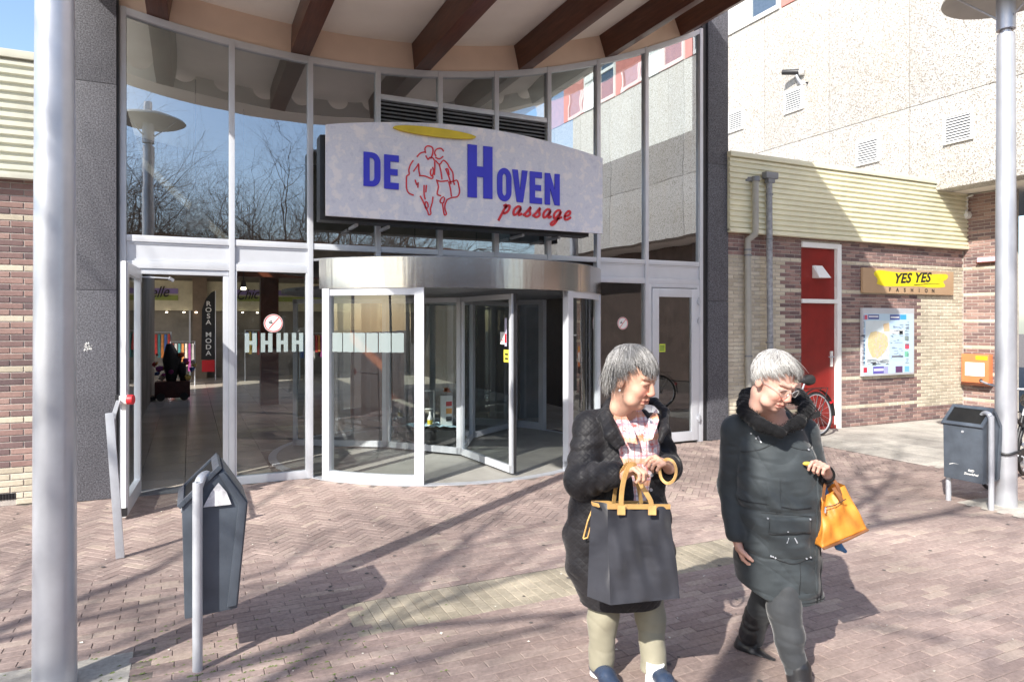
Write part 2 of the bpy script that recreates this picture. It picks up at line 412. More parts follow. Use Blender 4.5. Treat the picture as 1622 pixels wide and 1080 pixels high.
pm = {k: block_mesh('paver', PL - .005, PW - .005, .03, .0035).mesh('paving_brick_' + k) for k in ('paver', 'cpaver')}
pm2 = {}
for q in near:
    cx, cy, an, l, wd, mk = pieces[q]
    key = (mk, round(l, 3))
    if key not in pm2:
        pm2[key] = block_mesh('p', l - .003, wd - .003, .03, .003).mesh('paving_brick'); pm2[key].materials.append(M[mk])
    o = bpy.data.objects.new('paving_brick', pm2[key]); COL.objects.link(o); o.parent = pav
    o.location = (cx, cy, rr.uniform(-.0016, .0016)); o.rotation_euler = (rr.uniform(-.012, .012), rr.uniform(-.006, .006), an)
# grey slabs: forecourt on the right and round both poles
apron = emp('concrete_forecourt', (7.55, -2, 0), kind='structure')
sm = {}
def slab(parent, x0, x1, y0, y1, name='slab'):
    key = (round(x1 - x0, 3), round(y1 - y0, 3))
    if key not in sm:
        sm[key] = block_mesh('s', key[0] - .004, key[1] - .004, .05, .003).mesh('slab'); sm[key].materials.append(M['slab'])
    o = bpy.data.objects.new(name, sm[key]); COL.objects.link(o); o.parent = parent
    o.location = Vector(((x0 + x1) / 2, (y0 + y1) / 2, rr.uniform(-.001, .001))) - org_of(parent)
x = 7.55
while x < 12.3:
    y = -0.01
    while y > -2.9: slab(apron, x, x + .6, y - .6, y); y -= .6
    x += .6
for x in (12.35, 12.95, 13.55):
    for y in (-.8, -1.4, -2.0, -2.6): slab(apron, x, x + .6, y - .6, y)
s1 = emp('pole_footing', (-1, -4, 0), kind='structure'); s2 = emp('pole_footing', (6.46, -4, 0), kind='structure')
for par, xx in ((s1, -1.31), (s2, 6.165)):
    for i in range(2):
        for j in range(2): slab(par, xx + i * .31, xx + i * .31 + .31, -4.33 + j * .315, -4.33 + j * .315 + .315)
lit = MB()                                       # petals and bits of paper
for _ in range(330):
    x, y = rr.uniform(-3, 8), rr.uniform(-6, -.3); s = rr.uniform(.004, .011) * (1.5 if rr.random() < .15 else 1); a = rr.uniform(0, 3)
    if in_drum(x, y): continue
    ca, sa = math.cos(a) * s, math.sin(a) * s; z = .004
    lit.add([(x - ca, y - sa, z), (x + sa * .6, y - ca * .6, z + .003), (x + ca, y + sa, z + .001), (x - sa * .6, y + ca * .6, z)], [(0, 1, 2, 3)])
lit.build('litter', plain('pale_litter', (0.62, 0.58, 0.50), 0.8), kind='stuff', label='small pale petals and scraps scattered over the paving', cat='litter')
gum = MB()
for _ in range(260):
    x, y = rr.uniform(-3, 8), rr.uniform(-6, -.2); s = rr.uniform(.006, .016)
    if not in_drum(x, y): gum.add([(x + s * math.cos(a_) * rr.uniform(.8, 1.1), y + s * math.sin(a_) * rr.uniform(.8, 1.1), .0035) for a_ in [k * PI / 4 for k in range(8)]], [tuple(range(8))])
gum.build('chewing_gum_spots', plain('old_gum', (0.10, 0.09, 0.085), 0.9), kind='stuff', label='flattened dark chewing gum spots trodden into the paving', cat='gum')
mo = MB()
for _ in range(700):                             # moss in the joints near the left pole
    x, y = rr.gauss(-.35, .45), rr.gauss(-4.35, .35); s = rr.uniform(.004, .012)
    y = round(y / PW) * PW + rr.uniform(-.006, .006)
    mo.add([(x - s, y - s * .6, .001), (x + s, y - s * .5, .001), (x + s * .4, y + s * .6, .003)], [(0, 1, 2)])
mo.build('moss', plain('moss_green', (0.13, 0.17, 0.05), 0.95, 0, .4, 40), kind='stuff', label='thin green moss growing in the paving joints near the left bin', cat='moss')

# ================================================================== BRICK WALLS
CP = 0.0591
bmesh_cache = {}
def brickwall(root, frame, u0, u1, z1, holes, colfn, partmax=0, uvis=None):
    """frame(u,z,proud)->world. bricks proud of the mortar by 6 mm"""
    recs = []
    for i in range(int(z1 / CP) + 1):
        z = i * CP + .004; zt = min(z + CP - .010, z1)
        if zt - z < .015: continue
        u = -20 + (0.105 if i % 2 else 0)
        while u < u1:
            a, b = max(u, u0), min(u + .200, u1)
            if b - a > .02:
                segs = [(a, b)]
                for h0, h1, hz0, hz1 in holes:
                    if zt > hz0 and z < hz1:
                        ns = []
                        for p, q in segs:
                            if q <= h0 or p >= h1: ns.append((p, q)); continue
                            if p < h0 - .02: ns.append((p, h0))
                            if q > h1 + .02: ns.append((h1, q))
                        segs = ns
                for p, q in segs: recs.append((p, q, z, zt, colfn((p + q) / 2, i)))
            u += .210
    return recs
def add_bricks(root, recs, axis, const, sgn, parts):
    """axis 'x': wall runs along X at Y=const, bricks face -Y; axis 'y': runs along Y at X=const, faces -X"""
    b = .003; d = .007
    for mk in ('brick', 'cream'):
        V = []; Fc = []; n = 0
        for idx, (p, q, z, zt, c) in enumerate(recs):
            if c != mk or idx in parts: continue
            dd = d + rr.uniform(-.0015, .0015)
            pts = [(p, 0, z), (q, 0, z), (q, 0, zt), (p, 0, zt), (p, dd - b, z), (q, dd - b, z), (q, dd - b, zt), (p, dd - b, zt),
                   (p + b, dd, z + b), (q - b, dd, z + b), (q - b, dd, zt - b), (p + b, dd, zt - b)]
            V += [((a, const - e, h) if axis == 'x' else (const - e, a, h)) for a, e, h in pts]
            Fc += [tuple(i + n for i in f) for f in ((0, 1, 5, 4), (1, 2, 6, 5), (2, 3, 7, 6), (3, 0, 4, 7), (4, 5, 9, 8), (5, 6, 10, 9), (6, 7, 11, 10), (7, 4, 8, 11), (8, 9, 10, 11))]; n += 12
        if V:
            me = bpy.data.meshes.new('bricks'); me.from_pydata(V, [], Fc); me.update()
            link('remaining_' + ('cream' if mk == 'cream' else 'mauve') + '_bricks', me, M[mk], root)['kind'] = 'stuff'
    for idx in parts:
        p, q, z, zt, c = recs[idx]; key = (axis, c, round(q - p, 3), round(zt - z, 4))
        if key not in bmesh_cache:
            l, h = (q - p) / 2, (zt - z) / 2
            pts = [(-l, 0, -h), (l, 0, -h), (l, 0, h), (-l, 0, h), (-l, d - b, -h), (l, d - b, -h), (l, d - b, h), (-l, d - b, h), (-l + b, d, -h + b), (l - b, d, -h + b), (l - b, d, h - b), (-l + b, d, h - b)]
            me = bpy.data.meshes.new('brick'); me.from_pydata([((a, -e, k) if axis == 'x' else (-e, a, k)) for a, e, k in pts], [], [(0, 1, 5, 4), (1, 2, 6, 5), (2, 3, 7, 6), (3, 0, 4, 7), (4, 5, 9, 8), (5, 6, 10, 9), (6, 7, 11, 10), (7, 4, 8, 11), (8, 9, 10, 11)])
            me.materials.append(M[c]); bmesh_cache[key] = me
        o = bpy.data.objects.new('brick', bmesh_cache[key]); COL.objects.link(o); o.parent = root
        pos = ((p + q) / 2, const, (z + zt) / 2) if axis == 'x' else (const, (p + q) / 2, (z + zt) / 2)
        o.location = Vector(pos) - org_of(root) + (Vector((0, rr.uniform(-.0012, .0012), 0)) if axis == 'x' else Vector((rr.uniform(-.0012, .0012), 0, 0)))
# left wall
lw = emp('brick_wall', (-2.3, 0, 0), 'mauve brick wall with cream bands and a cream base, left of the dark granite pier', 'wall')
def colL(u, i): return 'cream' if (i < 6 or i % 8 == 5) else 'brick'
recs = brickwall(lw, None, -4.5, -1.475, 3.05, [(-2.11, -1.90, .05, .115)], colL)
vl = sorted([i for i, r in enumerate(recs) if r[1] > -2.12], key=lambda i: -recs[i][1])[:300]
add_bricks(lw, recs, 'x', 0.0, 1, set(vl))
MB().box(-4.5, -1.475, 0, .3, 0, 3.06).build('mortar', M['mortar'], lw)
vg = MB().box(-2.105, -1.905, -.002, 0.0, .055, .113)
for k in range(9): vg.box(-2.10 + k * .023, -2.088 + k * .023, -.009, -.003, .057, .111)
vg.build('air_vent', M['black'], lw)
# right wall
rw = emp('brick_wall', (9.5, 0, 0), 'long mauve and cream brick wall with the red door, right of the entrance', 'wall')
def colR(u, i):
    if i % 8 == 5 and i < 46: return 'cream'
    if u < 7.90 and i < 46: return 'cream'
    if u > 11.15 and 4 <= i < 46: return 'cream'
    return 'brick'
recs = brickwall(rw, None, 6.74, 12.36, 3.05, [(8.27, 9.15, -1, 2.98)], colR)
cand = sorted([i for i, r in enumerate(recs)], key=lambda i: (abs(recs[i][0] - 9.6)))
add_bricks(rw, recs, 'x', 0.0, 1, set(cand[:300]))
MB().box(6.70, 8.27, 0, .3, 0, 3.06).box(9.15, 12.66, 0, .3, 0, 3.06).box(8.27, 9.15, 0, .3, 2.985, 3.06).box(8.27, 9.15, .14, .3, 0, 2.985).build('mortar', M['mortar'], rw)
# return wall under the concrete building
tw = emp('brick_wall', (12.37, -.4, 0), 'short return brick wall with cream bands under the concrete overhang at right', 'wall')
recs = brickwall(tw, None, -.78, -.012, 4.02, [], lambda u, i: 'cream' if (i % 8 == 5 and i < 46) else 'brick')
ok = sorted(range(len(recs)), key=lambda i: abs(recs[i][2] - 2.2))[:240]
add_bricks(tw, recs, 'y', 12.37, 1, set(ok))
MB().box(12.37, 12.65, -.78, .3, 0, 4.03).build('mortar', M['mortar'], tw)

# ================================================================== CORRUGATED BANDS
def cladding(x0, x1, mat, label):
    rt = emp('corrugated_cladding', ((x0 + x1) / 2, 0, 3.05), label, 'cladding')
    z = 3.10; k = 0; P = .0805
    while z + P < 4.16:
        a = z; pr = [(.02, a), (-.075, a + .006), (-.095, a + .020), (-.095, a + .052), (-.075, a + .066), (-.075, a + P)]
        pr = [(-.078, a), (-.078, a + .012), (-.102, a + .022), (-.102, a + .058), (-.078, a + .068), (-.078, a + P - .0005)]
        mb = MB(); n = len(pr)
        mb.add([(x0, y, zz) for y, zz in pr] + [(x1, y, zz) for y, zz in pr], [(i, n + i, n + i + 1, i + 1) for i in range(n - 1)])
        mb.build('cladding_rib', mat, rt); z += P; k += 1
    MB().box(x0, x1, -.074, .02, 3.06, 4.20).build('backing_panel', mat, rt)
    MB().box(x0, x1, -.112, .03, 3.04, 3.098).build('bottom_trim', mat, rt, bevel=.004)
    MB().box(x0 - .004, x1, -.125, .25, z + .002, z + .075).build('roof_flashing', mat, rt, bevel=.004)
    return rt
cladding(6.72, 12.40, M['yellow'], 'long cream yellow corrugated metal band above the red door and shop signs')
cladding(-4.5, -1.46, M['beige'], 'beige corrugated metal band above the left brick wall')
MB().box(-4.5, 13, .25, 12, 4.02, 4.12).build('flat_roof', M['alu_dark'], kind='structure') if False else None
MB().box(6.9, 11.9, .25, 12, 4.0, 4.1).build('flat_roof', M['mortar'], kind='structure')
MB().box(-4.5, -1.6, .25, 8.4, 4.0, 4.1).build('flat_roof', M['mortar'], kind='structure')

# ================================================================== GRANITE PIERS
def pier(x0, x1, label, y0=-.17, h=6.6):
    rt = emp('granite_pier', ((x0 + x1) / 2, 0, 0), label, 'pier')
    zs = [0, 2.02, 4.02, h]
    for a, b in zip(zs, zs[1:]): MB().box(x0, x1, y0, .3, a + .002, b - .002).build('granite_panel', M['granite'], rt, bevel=.003)
    return rt
lp = pier(-1.44, -1.075, 'speckled dark granite pier between the left brick wall and the open glass door', -.12, 6.2)
rp = pier(6.36, 6.735, 'speckled dark granite pier between the glass front and the brick wall at right', -.05, 6.9)
rs = random.Random(5)
sp = MB()
for k in range(26):
    x, z = -1.32 + rs.gauss(0, .016), 1.47 + rs.gauss(0, .018); s = rs.uniform(.004, .012)
    sp.add([(x - s, -.1225, z - s), (x + s, -.1225, z - s * .4), (x + s * .3, -.1225, z + s)], [(0, 1, 2)])
sp.build('paint_smear', M['white'], lp)

# ================================================================== GLASS FRONT
MU = [-1.027, -0.029, 0.772, 1.527, 2.278, 3.014, 3.754, 4.501, 5.284, 6.241]
def topz(x): return 4.60 + .048 * (x - 1.0) ** 2
gf = emp('glass_front', (2.6, 0, 0), 'tall aluminium and glass entrance front between two granite piers', 'glass front')
for i, x in enumerate(MU):
    z0 = 0.0
    if 3 <= i <= 6: z0 = 2.40
    MB().box(x - .028, x + .028, -.045, .06, z0, topz(x) + .03).build('mullion', M['alu'], gf, bevel=.003)
MB().box(-1.07, -1.058, -.10, .05, 0, topz(-1.03) + .3).build('black_edge_strip', M['black'], gf)
MB().box(6.272, 6.355, -.02, .05, 0, topz(6.2) + .3).build('black_edge_strip', M['black'], gf)
def hbar(name, x0, x1, z0, z1, y0=-.035, y1=.05):
    return MB().box(x0, x1, y0, y1, z0, z1).build(name, M['alu'], gf, bevel=.003)
for a, b in zip(MU, MU[1:]):
    x0, x1 = a + .029, b - .029
    mb = MB(); n = 6
    for k in range(n):
        xa, xb = x0 + (x1 - x0) * k / n, x0 + (x1 - x0) * (k + 1) / n
        za, zb = topz(xa), topz(xb)
        mb.add([(xa, -.04, za - .04), (xb, -.04, zb - .04), (xb, .05, zb - .04), (xa, .05, za - .04), (xa, -.04, za + .03), (xb, -.04, zb + .03), (xb, .05, zb + .03), (xa, .05, za + .03)],
               [(0, 3, 2, 1), (4, 5, 6, 7), (0, 1, 5, 4), (2, 3, 7, 6)])
    mb.build('head_rail', M['alu'], gf)
    hbar('transom', x0, x1, 2.515, 2.58)
def pane(x0, x1, z0, z1, mat, curved=False, name='window_pane', y=0.0):
    mb = MB(); n = 6 if curved else 1
    for k in range(n):
        xa, xb = x0 + (x1 - x0) * k / n, x0 + (x1 - x0) * (k + 1) / n
        ta, tb = (topz(xa) - .035, topz(xb) - .035) if curved else (z1, z1)
        mb.add([(xa, y, z0), (xb, y, z0), (xb, y, tb), (xa, y, ta)], [(0, 1, 2, 3)])
    return mb.build(name, mat, gf)
for i, (a, b) in enumerate(zip(MU, MU[1:])):
    x0, x1 = a + .026, b - .026
    if 3 <= i <= 5:
        hbar('transom', x0 + .003, x1 - .003, 4.275, 4.335); hbar('transom', x0 + .003, x1 - .003, 3.62, 3.68)
        pane(x0, x1, 4.33, 0, M['glass_up'], True); pane(x0, x1, 2.575, 3.63, M['glass_up'])
        MB().box(x0, x1, .04, .05, 3.68, 4.28).build('louvre_backing', M['black'], gf)
        z = 4.235
        while z > 3.70:
            MB().add([(x0, -.03, z - .012), (x1, -.03, z - .012), (x1, -.026, z - .016), (x0, -.026, z - .016), (x0, .03, z + .022), (x1, .03, z + .022), (x1, .034, z + .018), (x0, .034, z + .018)],
                     [(0, 1, 5, 4), (3, 7, 6, 2), (0, 3, 2, 1), (4, 5, 6, 7)]).build('louvre_slat', M['steel'], gf)
            z -= .046
    else:
        pane(x0, x1, 2.575, 0, M['glass_up'], True)
# spandrels and lower bar
def spandrel(x0, x1):
    hbar('lower_rail', x0, x1, 2.25, 2.325)
    MB().box(x0, x1, -.012, .03, 2.325, 2.515).build('spandrel_panel', M['alu'], gf)
    for q in (MB().box(x0 + .004, x1 - .004, -.022, -.0125, 2.327, 2.345), MB().box(x0 + .004, x1 - .004, -.022, -.0125, 2.495, 2.512)): q.build('panel_bead', M['alu'], gf)
for i in (0, 1, 7, 8): spandrel(MU[i] + .029, MU[i + 1] - .029)
# fixed pane left of the drum
x0, x1 = MU[1] + .029, MU[2] - .029
hbar('sill_rail', x0, x1, 0, .085); pane(x0, x1, .08, 2.26, M['glass'])
hbar('side_rail', x0, x0 + .02, .086, 2.249); hbar('side_rail', x1 - .02, x1, .086, 2.249)
# fixed pane right of the drum
x0, x1 = MU[7] + .029, MU[8] - .029
hbar('sill_rail', x0, x1, 0, .085); pane(x0, x1, .08, 2.26, M['glass'])
# open doorway, far-left: head + threshold
hbar('door_head', MU[0] + .029, MU[1] - .03, 2.195, 2.247, -.02, .04)
MB().box(MU[0] + .03, MU[1] - .03, -.14, .10, 0, .012).build('threshold', M['alu_dark'], gf)
hbar('door_jamb', MU[1] - .085, MU[1] - .030, .0, 2.19, -.03, .05)
dcl = emp('door_closer', (-.9, .02, 2.16), 'silver hydraulic closer arm under the head of the open doorway', 'door closer')
MB().box(-.96, -.86, -.03, .04, 2.11, 2.19).build('closer_body', M['alu_dark'], dcl, bevel=.004)
MB().bar((-.90, -.02, 2.165), (-.62, -.06, 2.155), .02, .012).bar((-.62, -.06, 2.155), (-.58, -.04, 2.13), .03, .03).build('closer_arm', M['steel'], dcl)

# wall band over the glass, ceiling, beams and pierced fascia of the canopy
cn = emp('entrance_canopy', (2.6, -1, 4.6), 'curved canopy with pale soffit, dark beams and pierced fascia over the entrance', 'canopy')
XS = [-1.75 + k * (6.12 + 1.75) / 48 for k in range(49)]
def strip(fn, name, mat, par, smooth=30):
    mb = MB(); V = []
    for x in XS: V += fn(x)
    m = len(fn(0)); mb.add(V, [(i * m + k, (i + 1) * m + k, (i + 1) * m + (k + 1) % m, i * m + (k + 1) % m) for i in range(len(XS) - 1) for k in range(m)] + [tuple(range(m)), tuple(reversed(range((len(XS) - 1) * m, len(XS) * m)))])
    return mb.build(name, mat, par, smooth=smooth, fix=True)
OV = -2.2
strip(lambda x: [(x, -.02, topz(x) + .032), (x, .1, topz(x) + .032), (x, .1, topz(x) + .40), (x, -.02, topz(x) + .40)], 'wall_band', M['ceil'], cn)
strip(lambda x: [(x, OV, topz(x) + .345), (x, 7.0, topz(x) + .345), (x, 7.0, topz(x) + .50), (x, OV, topz(x) + .50)], 'soffit', M['ceil2'], cn)
strip(lambda x: [(x, OV - .75, topz(x) + .13), (x, OV - .05, topz(x) + .505), (x, .4, topz(x) + .505), (x, .4, topz(x) + .56), (x, OV - .75, topz(x) + .21)], 'roof_sheet', M['ceil2'], cn)
for x in (-.72, .665, 2.055, 3.42, 4.71, 5.97):
    sl_ = 2 * .048 * (x - 1.0); z = topz(x); c, s_ = 1 / math.hypot(1, sl_), sl_ / math.hypot(1, sl_)
    def bp(u, v): return (x + u * c - v * s_, z + .035 + u * s_ + v * c)
    poly = [bp(-.1, 0), bp(.1, 0), bp(.1, .30), bp(-.1, .30)]
    MB().prism(poly, OV + .06, -.022, 'y').build('beam', M['beam'], cn, bevel=.006, fix=True)
# fascia with round holes
def fascia(x0, x1, parent):
    hw = .25; x = x0; first = True
    while x + 2 * hw <= x1 + .01:
        cx = x + hw; mb = MB(); R = .145; n = 24
        def zb(q): return topz(q) + .06
        ring = []; outer = []
        for k in range(n):
            a = 2 * PI * k / n; ca, sa = math.cos(a), math.sin(a)
            m = max(abs(ca), abs(sa)); ox = cx + ca / m * hw; oz = sa / m * .27
            outer.append((ox, zb(ox) + .27 + oz)); ring.append((cx + R * ca, zb(cx) + .25 + R * sa))
        y0, y1 = OV - .04, OV
        V = [(a, y0, b) for a, b in outer] + [(a, y0, b) for a, b in ring] + [(a, y1, b) for a, b in outer] + [(a, y1, b) for a, b in ring]
        Fc = []
        for k in range(n):
            j = (k + 1) % n
            Fc += [(k, j, n + j, n + k), (2 * n + k, 3 * n + k, 3 * n + j, 2 * n + j), (n + k, n + j, 3 * n + j, 3 * n + k), (k, 2 * n + k, 2 * n + j, j)]
        mb.add(V, Fc); mb.build('fascia_panel', M['ceil2'], parent, fix=True); x += 2 * hw
fascia(-1.75, 6.12, cn)
# ceiling inside, behind the glass, and a white cone added in place of a reflection
cone_root = emp('mirrored_cone', (-.36, 2.0, 3.0), 'white cone added behind the upper left window in place of a reflected lamp', 'lamp')
MB().lathe([(.02, .30), (.03, .26), (.13, .06), (.17, 0.0), (.16, -.06), (.10, -.10), (0.001, -.115)], (-.36, 2.0, 3.02), 24).build('cone_shell', M['white'], cone_root, smooth=60)
MB().tube([(-.36, 2.0, 3.3), (-.36, 2.0, 4.86)], .006, 6).build('cable', M['black'], cone_root)

# ================================================================== SIGN
sg = emp('shop_sign', (2.5, -.6, 2.8), 'large pale mottled sign with blue DE HOVEN and red passage lettering over the revolving door', 'sign')
def mottled():
    m, t, b = newmat('mottled_sign_board'); v = coords(t); n = noise(t, v, 8, 6, 0.6); n2 = noise(t, v, 2.2, 3)
    c = ramp(t, n.outputs[0], [(0.36, (0.58, 0.60, 0.69)), (0.45, (0.68, 0.69, 0.76)), (0.50, (0.63, 0.65, 0.73)), (0.60, (0.78, 0.76, 0.78))])
    for e in t.nodes:
        if e.bl_idname == 'ShaderNodeValToRGB': e.color_ramp.interpolation = 'LINEAR'
    L(t, c, b.inputs['Base Color']); b.inputs['Roughness'].default_value = 0.45; return m
SX0, SX1, SZ0, SY = 0.84, 4.20, 2.81, -.60
arc = [(SX1 - (SX1 - SX0) * k / 24, 3.745 + .175 * math.sin(PI * k / 24) ** .9) for k in range(25)]
MB().prism([(SX0, SZ0), (SX1, SZ0)] + arc, SY, SY + .045, 'y').build('sign_board', mottled(), sg, fix=True)
MB().prism([(.795, 2.775), (4.06, 2.775), (4.06, 3.66)] + [(4.06 - 3.265 * k / 12, 3.66 + .10 * math.sin(PI * k / 12)) for k in range(1, 12)] + [(.795, 3.66)], -.50, -.30, 'y').build('sign_box', M['black'], sg, fix=True)
for x in (1.2, 1.55, 3.2, 3.7): MB().bar((x, -.30, 3.1), (x, -.05, 3.1), .04, .04).build('bracket', M['steel'], sg); MB().bar((x, -.40, 2.76), (x, -.05, 2.76), .03, .03).build('bracket', M['steel'], sg)
LY = SY - .012
def glyph(polys, x0, x1, z0, z1, shift=0.0):
    me = curve_mesh([[(x0 + p[0] * (x1 - x0), z0 + p[1] * (z1 - z0)) for p in q] for q in polys], .006)
    me.transform(Matrix.Translation((0, LY + .004, 0)) @ Matrix.Rotation(PI / 2, 4, 'X')); link('letter', me, M['blue'], sg)
def rr_(x0, x1, y0, y1, rx, ry, corners, n=6):
    out = []
    for (cx, cy, a0, key) in ((x1 - rx, y1 - ry, 0, 'tr'), (x0 + rx, y1 - ry, 90, 'tl'), (x0 + rx, y0 + ry, 180, 'bl'), (x1 - rx, y0 + ry, 270, 'br')):
        if key in corners:
            for k in range(n + 1): a = rad(a0 + 90 * k / n); out.append((cx + rx * math.cos(a), cy + ry * math.sin(a)))
        else: out.append((x1 if 'r' in key else x0, y1 if 't' in key else y0))
    return out
gD = [rr_(0, 1, 0, 1, .5, .28, ('tr', 'br')), rr_(.36, .64, .16, .84, .18, .12, ('tr', 'br'))]
gE = [[(0, 0), (1, 0), (1, .19), (.42, .19), (.42, .41), (.92, .41), (.92, .59), (.42, .59), (.42, .81), (1, .81), (1, 1), (0, 1)]]
gH = [[(0, 0), (.37, 0), (.37, .40), (.63, .40), (.63, 0), (1, 0), (1, 1), (.63, 1), (.63, .60), (.37, .60), (.37, 1), (0, 1)]]
gO = [rr_(0, 1, 0, 1, .5, .3, ('tr', 'tl', 'bl', 'br')), rr_(.36, .64, .17, .83, .14, .12, ('tr', 'tl', 'bl', 'br'))]
gV = [[(.30, 0), (.70, 0), (1, 1), (.64, 1), (.5, .36), (.36, 1), (0, 1)]]
gN = [[(0, 0), (.34, 0), (.34, .52), (.66, 0), (1, 0), (1, 1), (.66, 1), (.66, .48), (.34, 1), (0, 1)]]
for gl_, a, b, z0, z1 in ((gD, 1.225, 1.405, 3.145, 3.505), (gE, 1.445, 1.605, 3.135, 3.50), (gH, 2.40, 2.705, 3.12, 3.715),
                          (gO, 2.765, 2.945, 3.105, 3.49), (gV, 2.955, 3.155, 3.11, 3.485), (gE, 3.185, 3.345, 3.11, 3.485), (gN, 3.385, 3.585, 3.11, 3.485)):
    glyph(gl_, a, b, z0, z1)
ell = [(2.015 + .475 * math.cos(2 * PI * k / 40), 3.795 + .048 * math.sin(2 * PI * k / 40) - .0) for k in range(40)]
MB().prism(ell, SY - .045, SY - .005, 'y').build('halo', M['halo'], sg, fix=True)
def sgp(pts):                                     # measured on the photograph, placed on the board plane
    return [(atY(500 + a / 3.526, 180 + b / 3.526, SY)[0], atY(500 + a / 3.526, 180 + b / 3.526, SY)[2]) for a, b in pts]
figs = [[(614, 222), (610, 195), (625, 182), (648, 188), (655, 205), (650, 235), (640, 252)], [(612, 215), (585, 222), (565, 243)], [(614, 235), (628, 258), (636, 246), (655, 250), (664, 265)],
        [(545, 262), (530, 285), (520, 315), (522, 340), (508, 350), (506, 380), (508, 420), (520, 445), (547, 457)], [(575, 280), (562, 300), (545, 325)], [(575, 285), (576, 320), (583, 348)],
        [(577, 348), (610, 350), (648, 365), (655, 350)], [(645, 310), (640, 335), (650, 350), (658, 320), (652, 300)], [(664, 268), (665, 300), (662, 345)], [(555, 370), (565, 400), (572, 385), (570, 415)],
        [(605, 400), (605, 450), (612, 480)], [(618, 400), (615, 440)], [(583, 460), (598, 488), (612, 520), (625, 530)], [(655, 465), (650, 500), (640, 535), (643, 560), (630, 565), (625, 545), (612, 525), (612, 495), (625, 500), (628, 525)],
        [(672, 240), (664, 220), (675, 200), (700, 196), (715, 212)], [(668, 245), (690, 255), (712, 240)], [(668, 262), (692, 285), (712, 262), (735, 280), (745, 300)], [(690, 285), (700, 330), (705, 368)],
        [(745, 300), (765, 330), (768, 370), (775, 400)], [(725, 310), (740, 345), (752, 380), (755, 395)], [(725, 310), (738, 312), (745, 345)], [(672, 372), (700, 380), (740, 375)], [(675, 372), (685, 410), (678, 450), (700, 460)],
        [(742, 380), (752, 420), (758, 465)], [(745, 385), (770, 378), (790, 375), (800, 410), (803, 440), (790, 465), (760, 470), (733, 482)], [(715, 465), (700, 475), (695, 495), (712, 500), (720, 470)],
        [(733, 482), (722, 510), (722, 535), (730, 560), (720, 568), (714, 548), (708, 505)]]
for f in figs:
    fm = MB(); strokes_mb(fm, [smooth_line(sgp(f), 3)], .014, SY - .007, SY + .001); fm.build('couple_emblem_line', M['redsign'], sg, fix=True)
cur = {'p': [[(.1, .62), (.32, .72), (.2, .3), (.02, -.42)], [(.24, .45), (.45, .68), (.62, .6), (.55, .25), (.3, .1), (.2, .2)]],
       'a': [[(.62, .62), (.35, .68), (.12, .4), (.2, .08), (.42, .15), (.66, .6), (.58, .2), (.68, .08), (.85, .2)]],
       's': [[(.05, .1), (.25, .3), (.5, .72), (.5, .45), (.62, .2), (.42, .04), (.2, .1)]],
       'g': [[(.62, .62), (.35, .68), (.12, .4), (.2, .1), (.42, .18), (.66, .6), (.48, -.1), (.25, -.42), (.05, -.38), (.2, -.15), (.85, .2)]],
       'e': [[(.1, .25), (.5, .4), (.55, .62), (.35, .68), (.15, .4), (.22, .1), (.45, .06), (.72, .25)]]}
xw = 2.80; zb = 2.95
for ch in 'passage':
    lines = [smooth_line([(xw + (p[0] * .155 + p[1] * .05), zb + p[1] * .165 - (xw - 2.8) * .012) for p in ln], 3) for ln in cur[ch]]
    pmb = MB(); strokes_mb(pmb, lines, .026, SY - .012, SY + .001); pmb.build('script_letter', M['redsign'], sg, fix=True); xw += .125 if ch == 's' else .142
# ================================================================== REVOLVING DOOR
rd = emp('revolving_door', (DC[0], DC[1], 0), 'large curved revolving door with a shiny steel drum band in the middle of the entrance', 'revolving door')
def ang(x): return math.acos(max(-1, min(1, (x - DC[0]) / DR)))
a_l0 = PI + math.acos((DC[0] - .86) / DR); a_l1 = PI + math.acos((DC[0] - 1.80) / DR)
a_r0 = -math.acos((3.52 - DC[0]) / DR); a_r1 = -math.acos((4.46 - DC[0]) / DR)
def P2(a, r=DR): return (DC[0] + r * math.cos(a), DC[1] + r * math.sin(a))
MB().arc(DC, DR - .10, DR + .03, a_l0 + .01, 2 * PI + a_r1 - .01, 2.075, 2.40, 48).build('drum_band', M['stainless'], rd, smooth=30, fix=True)
MB().arc(DC, 0.01, DR - .12, 0, 2 * PI, 2.08, 2.12, 48).build('drum_ceiling', M['alu_dark'], rd)
MB().arc(DC, 0.01, DR + .02, 0, 2 * PI, 2.385, 2.41, 48).build('drum_top', M['alu_dark'], rd)
MB().arc(DC, DR - .06, DR + .035, 0, 2 * PI, -.01, .006, 64).build('floor_ring', M['steel'], rd)
MB().arc(DC, 0.01, DR - .062, 0, 2 * PI, -.02, .004, 64).build('floor_plate', plain('worn_door_floor', (0.30, 0.29, 0.265), 0.6, 0, .15, 3, .2, 90), rd)
def curved(a0, a1, nm):
    g_ = emp('curved_screen'); g_.parent = rd; ORG[g_] = Vector((0, 0, 0))
    MB().arc(DC, DR - .04, DR + .02, a0, a1, .006, .105, 14).build('bottom_rail', M['alu'], g_, smooth=30, fix=True)
    MB().arc(DC, DR - .035, DR + .015, a0, a1, 2.0, 2.075, 14).build('top_rail', M['alu'], g_, smooth=30, fix=True)
    for a in (a0, a1):
        s = 1 if a == a0 else -1
        MB().arc(DC, DR - .05, DR + .03, a, a + s * .045, .006, 2.075, 3).build('post', M['alu'], g_, smooth=30, fix=True)
    mb = MB(); n = 16; V = []
    for k in range(n + 1):
        a = a0 + .04 + (a1 - a0 - .08) * k / n; V += [(*P2(a, DR - .01), .1), (*P2(a, DR - .01), 2.01)]
    mb.add(V, [(2 * k, 2 * k + 2, 2 * k + 3, 2 * k + 1) for k in range(n)]); mb.build('curved_glass', M['glass'], g_, smooth=60)
    return g_
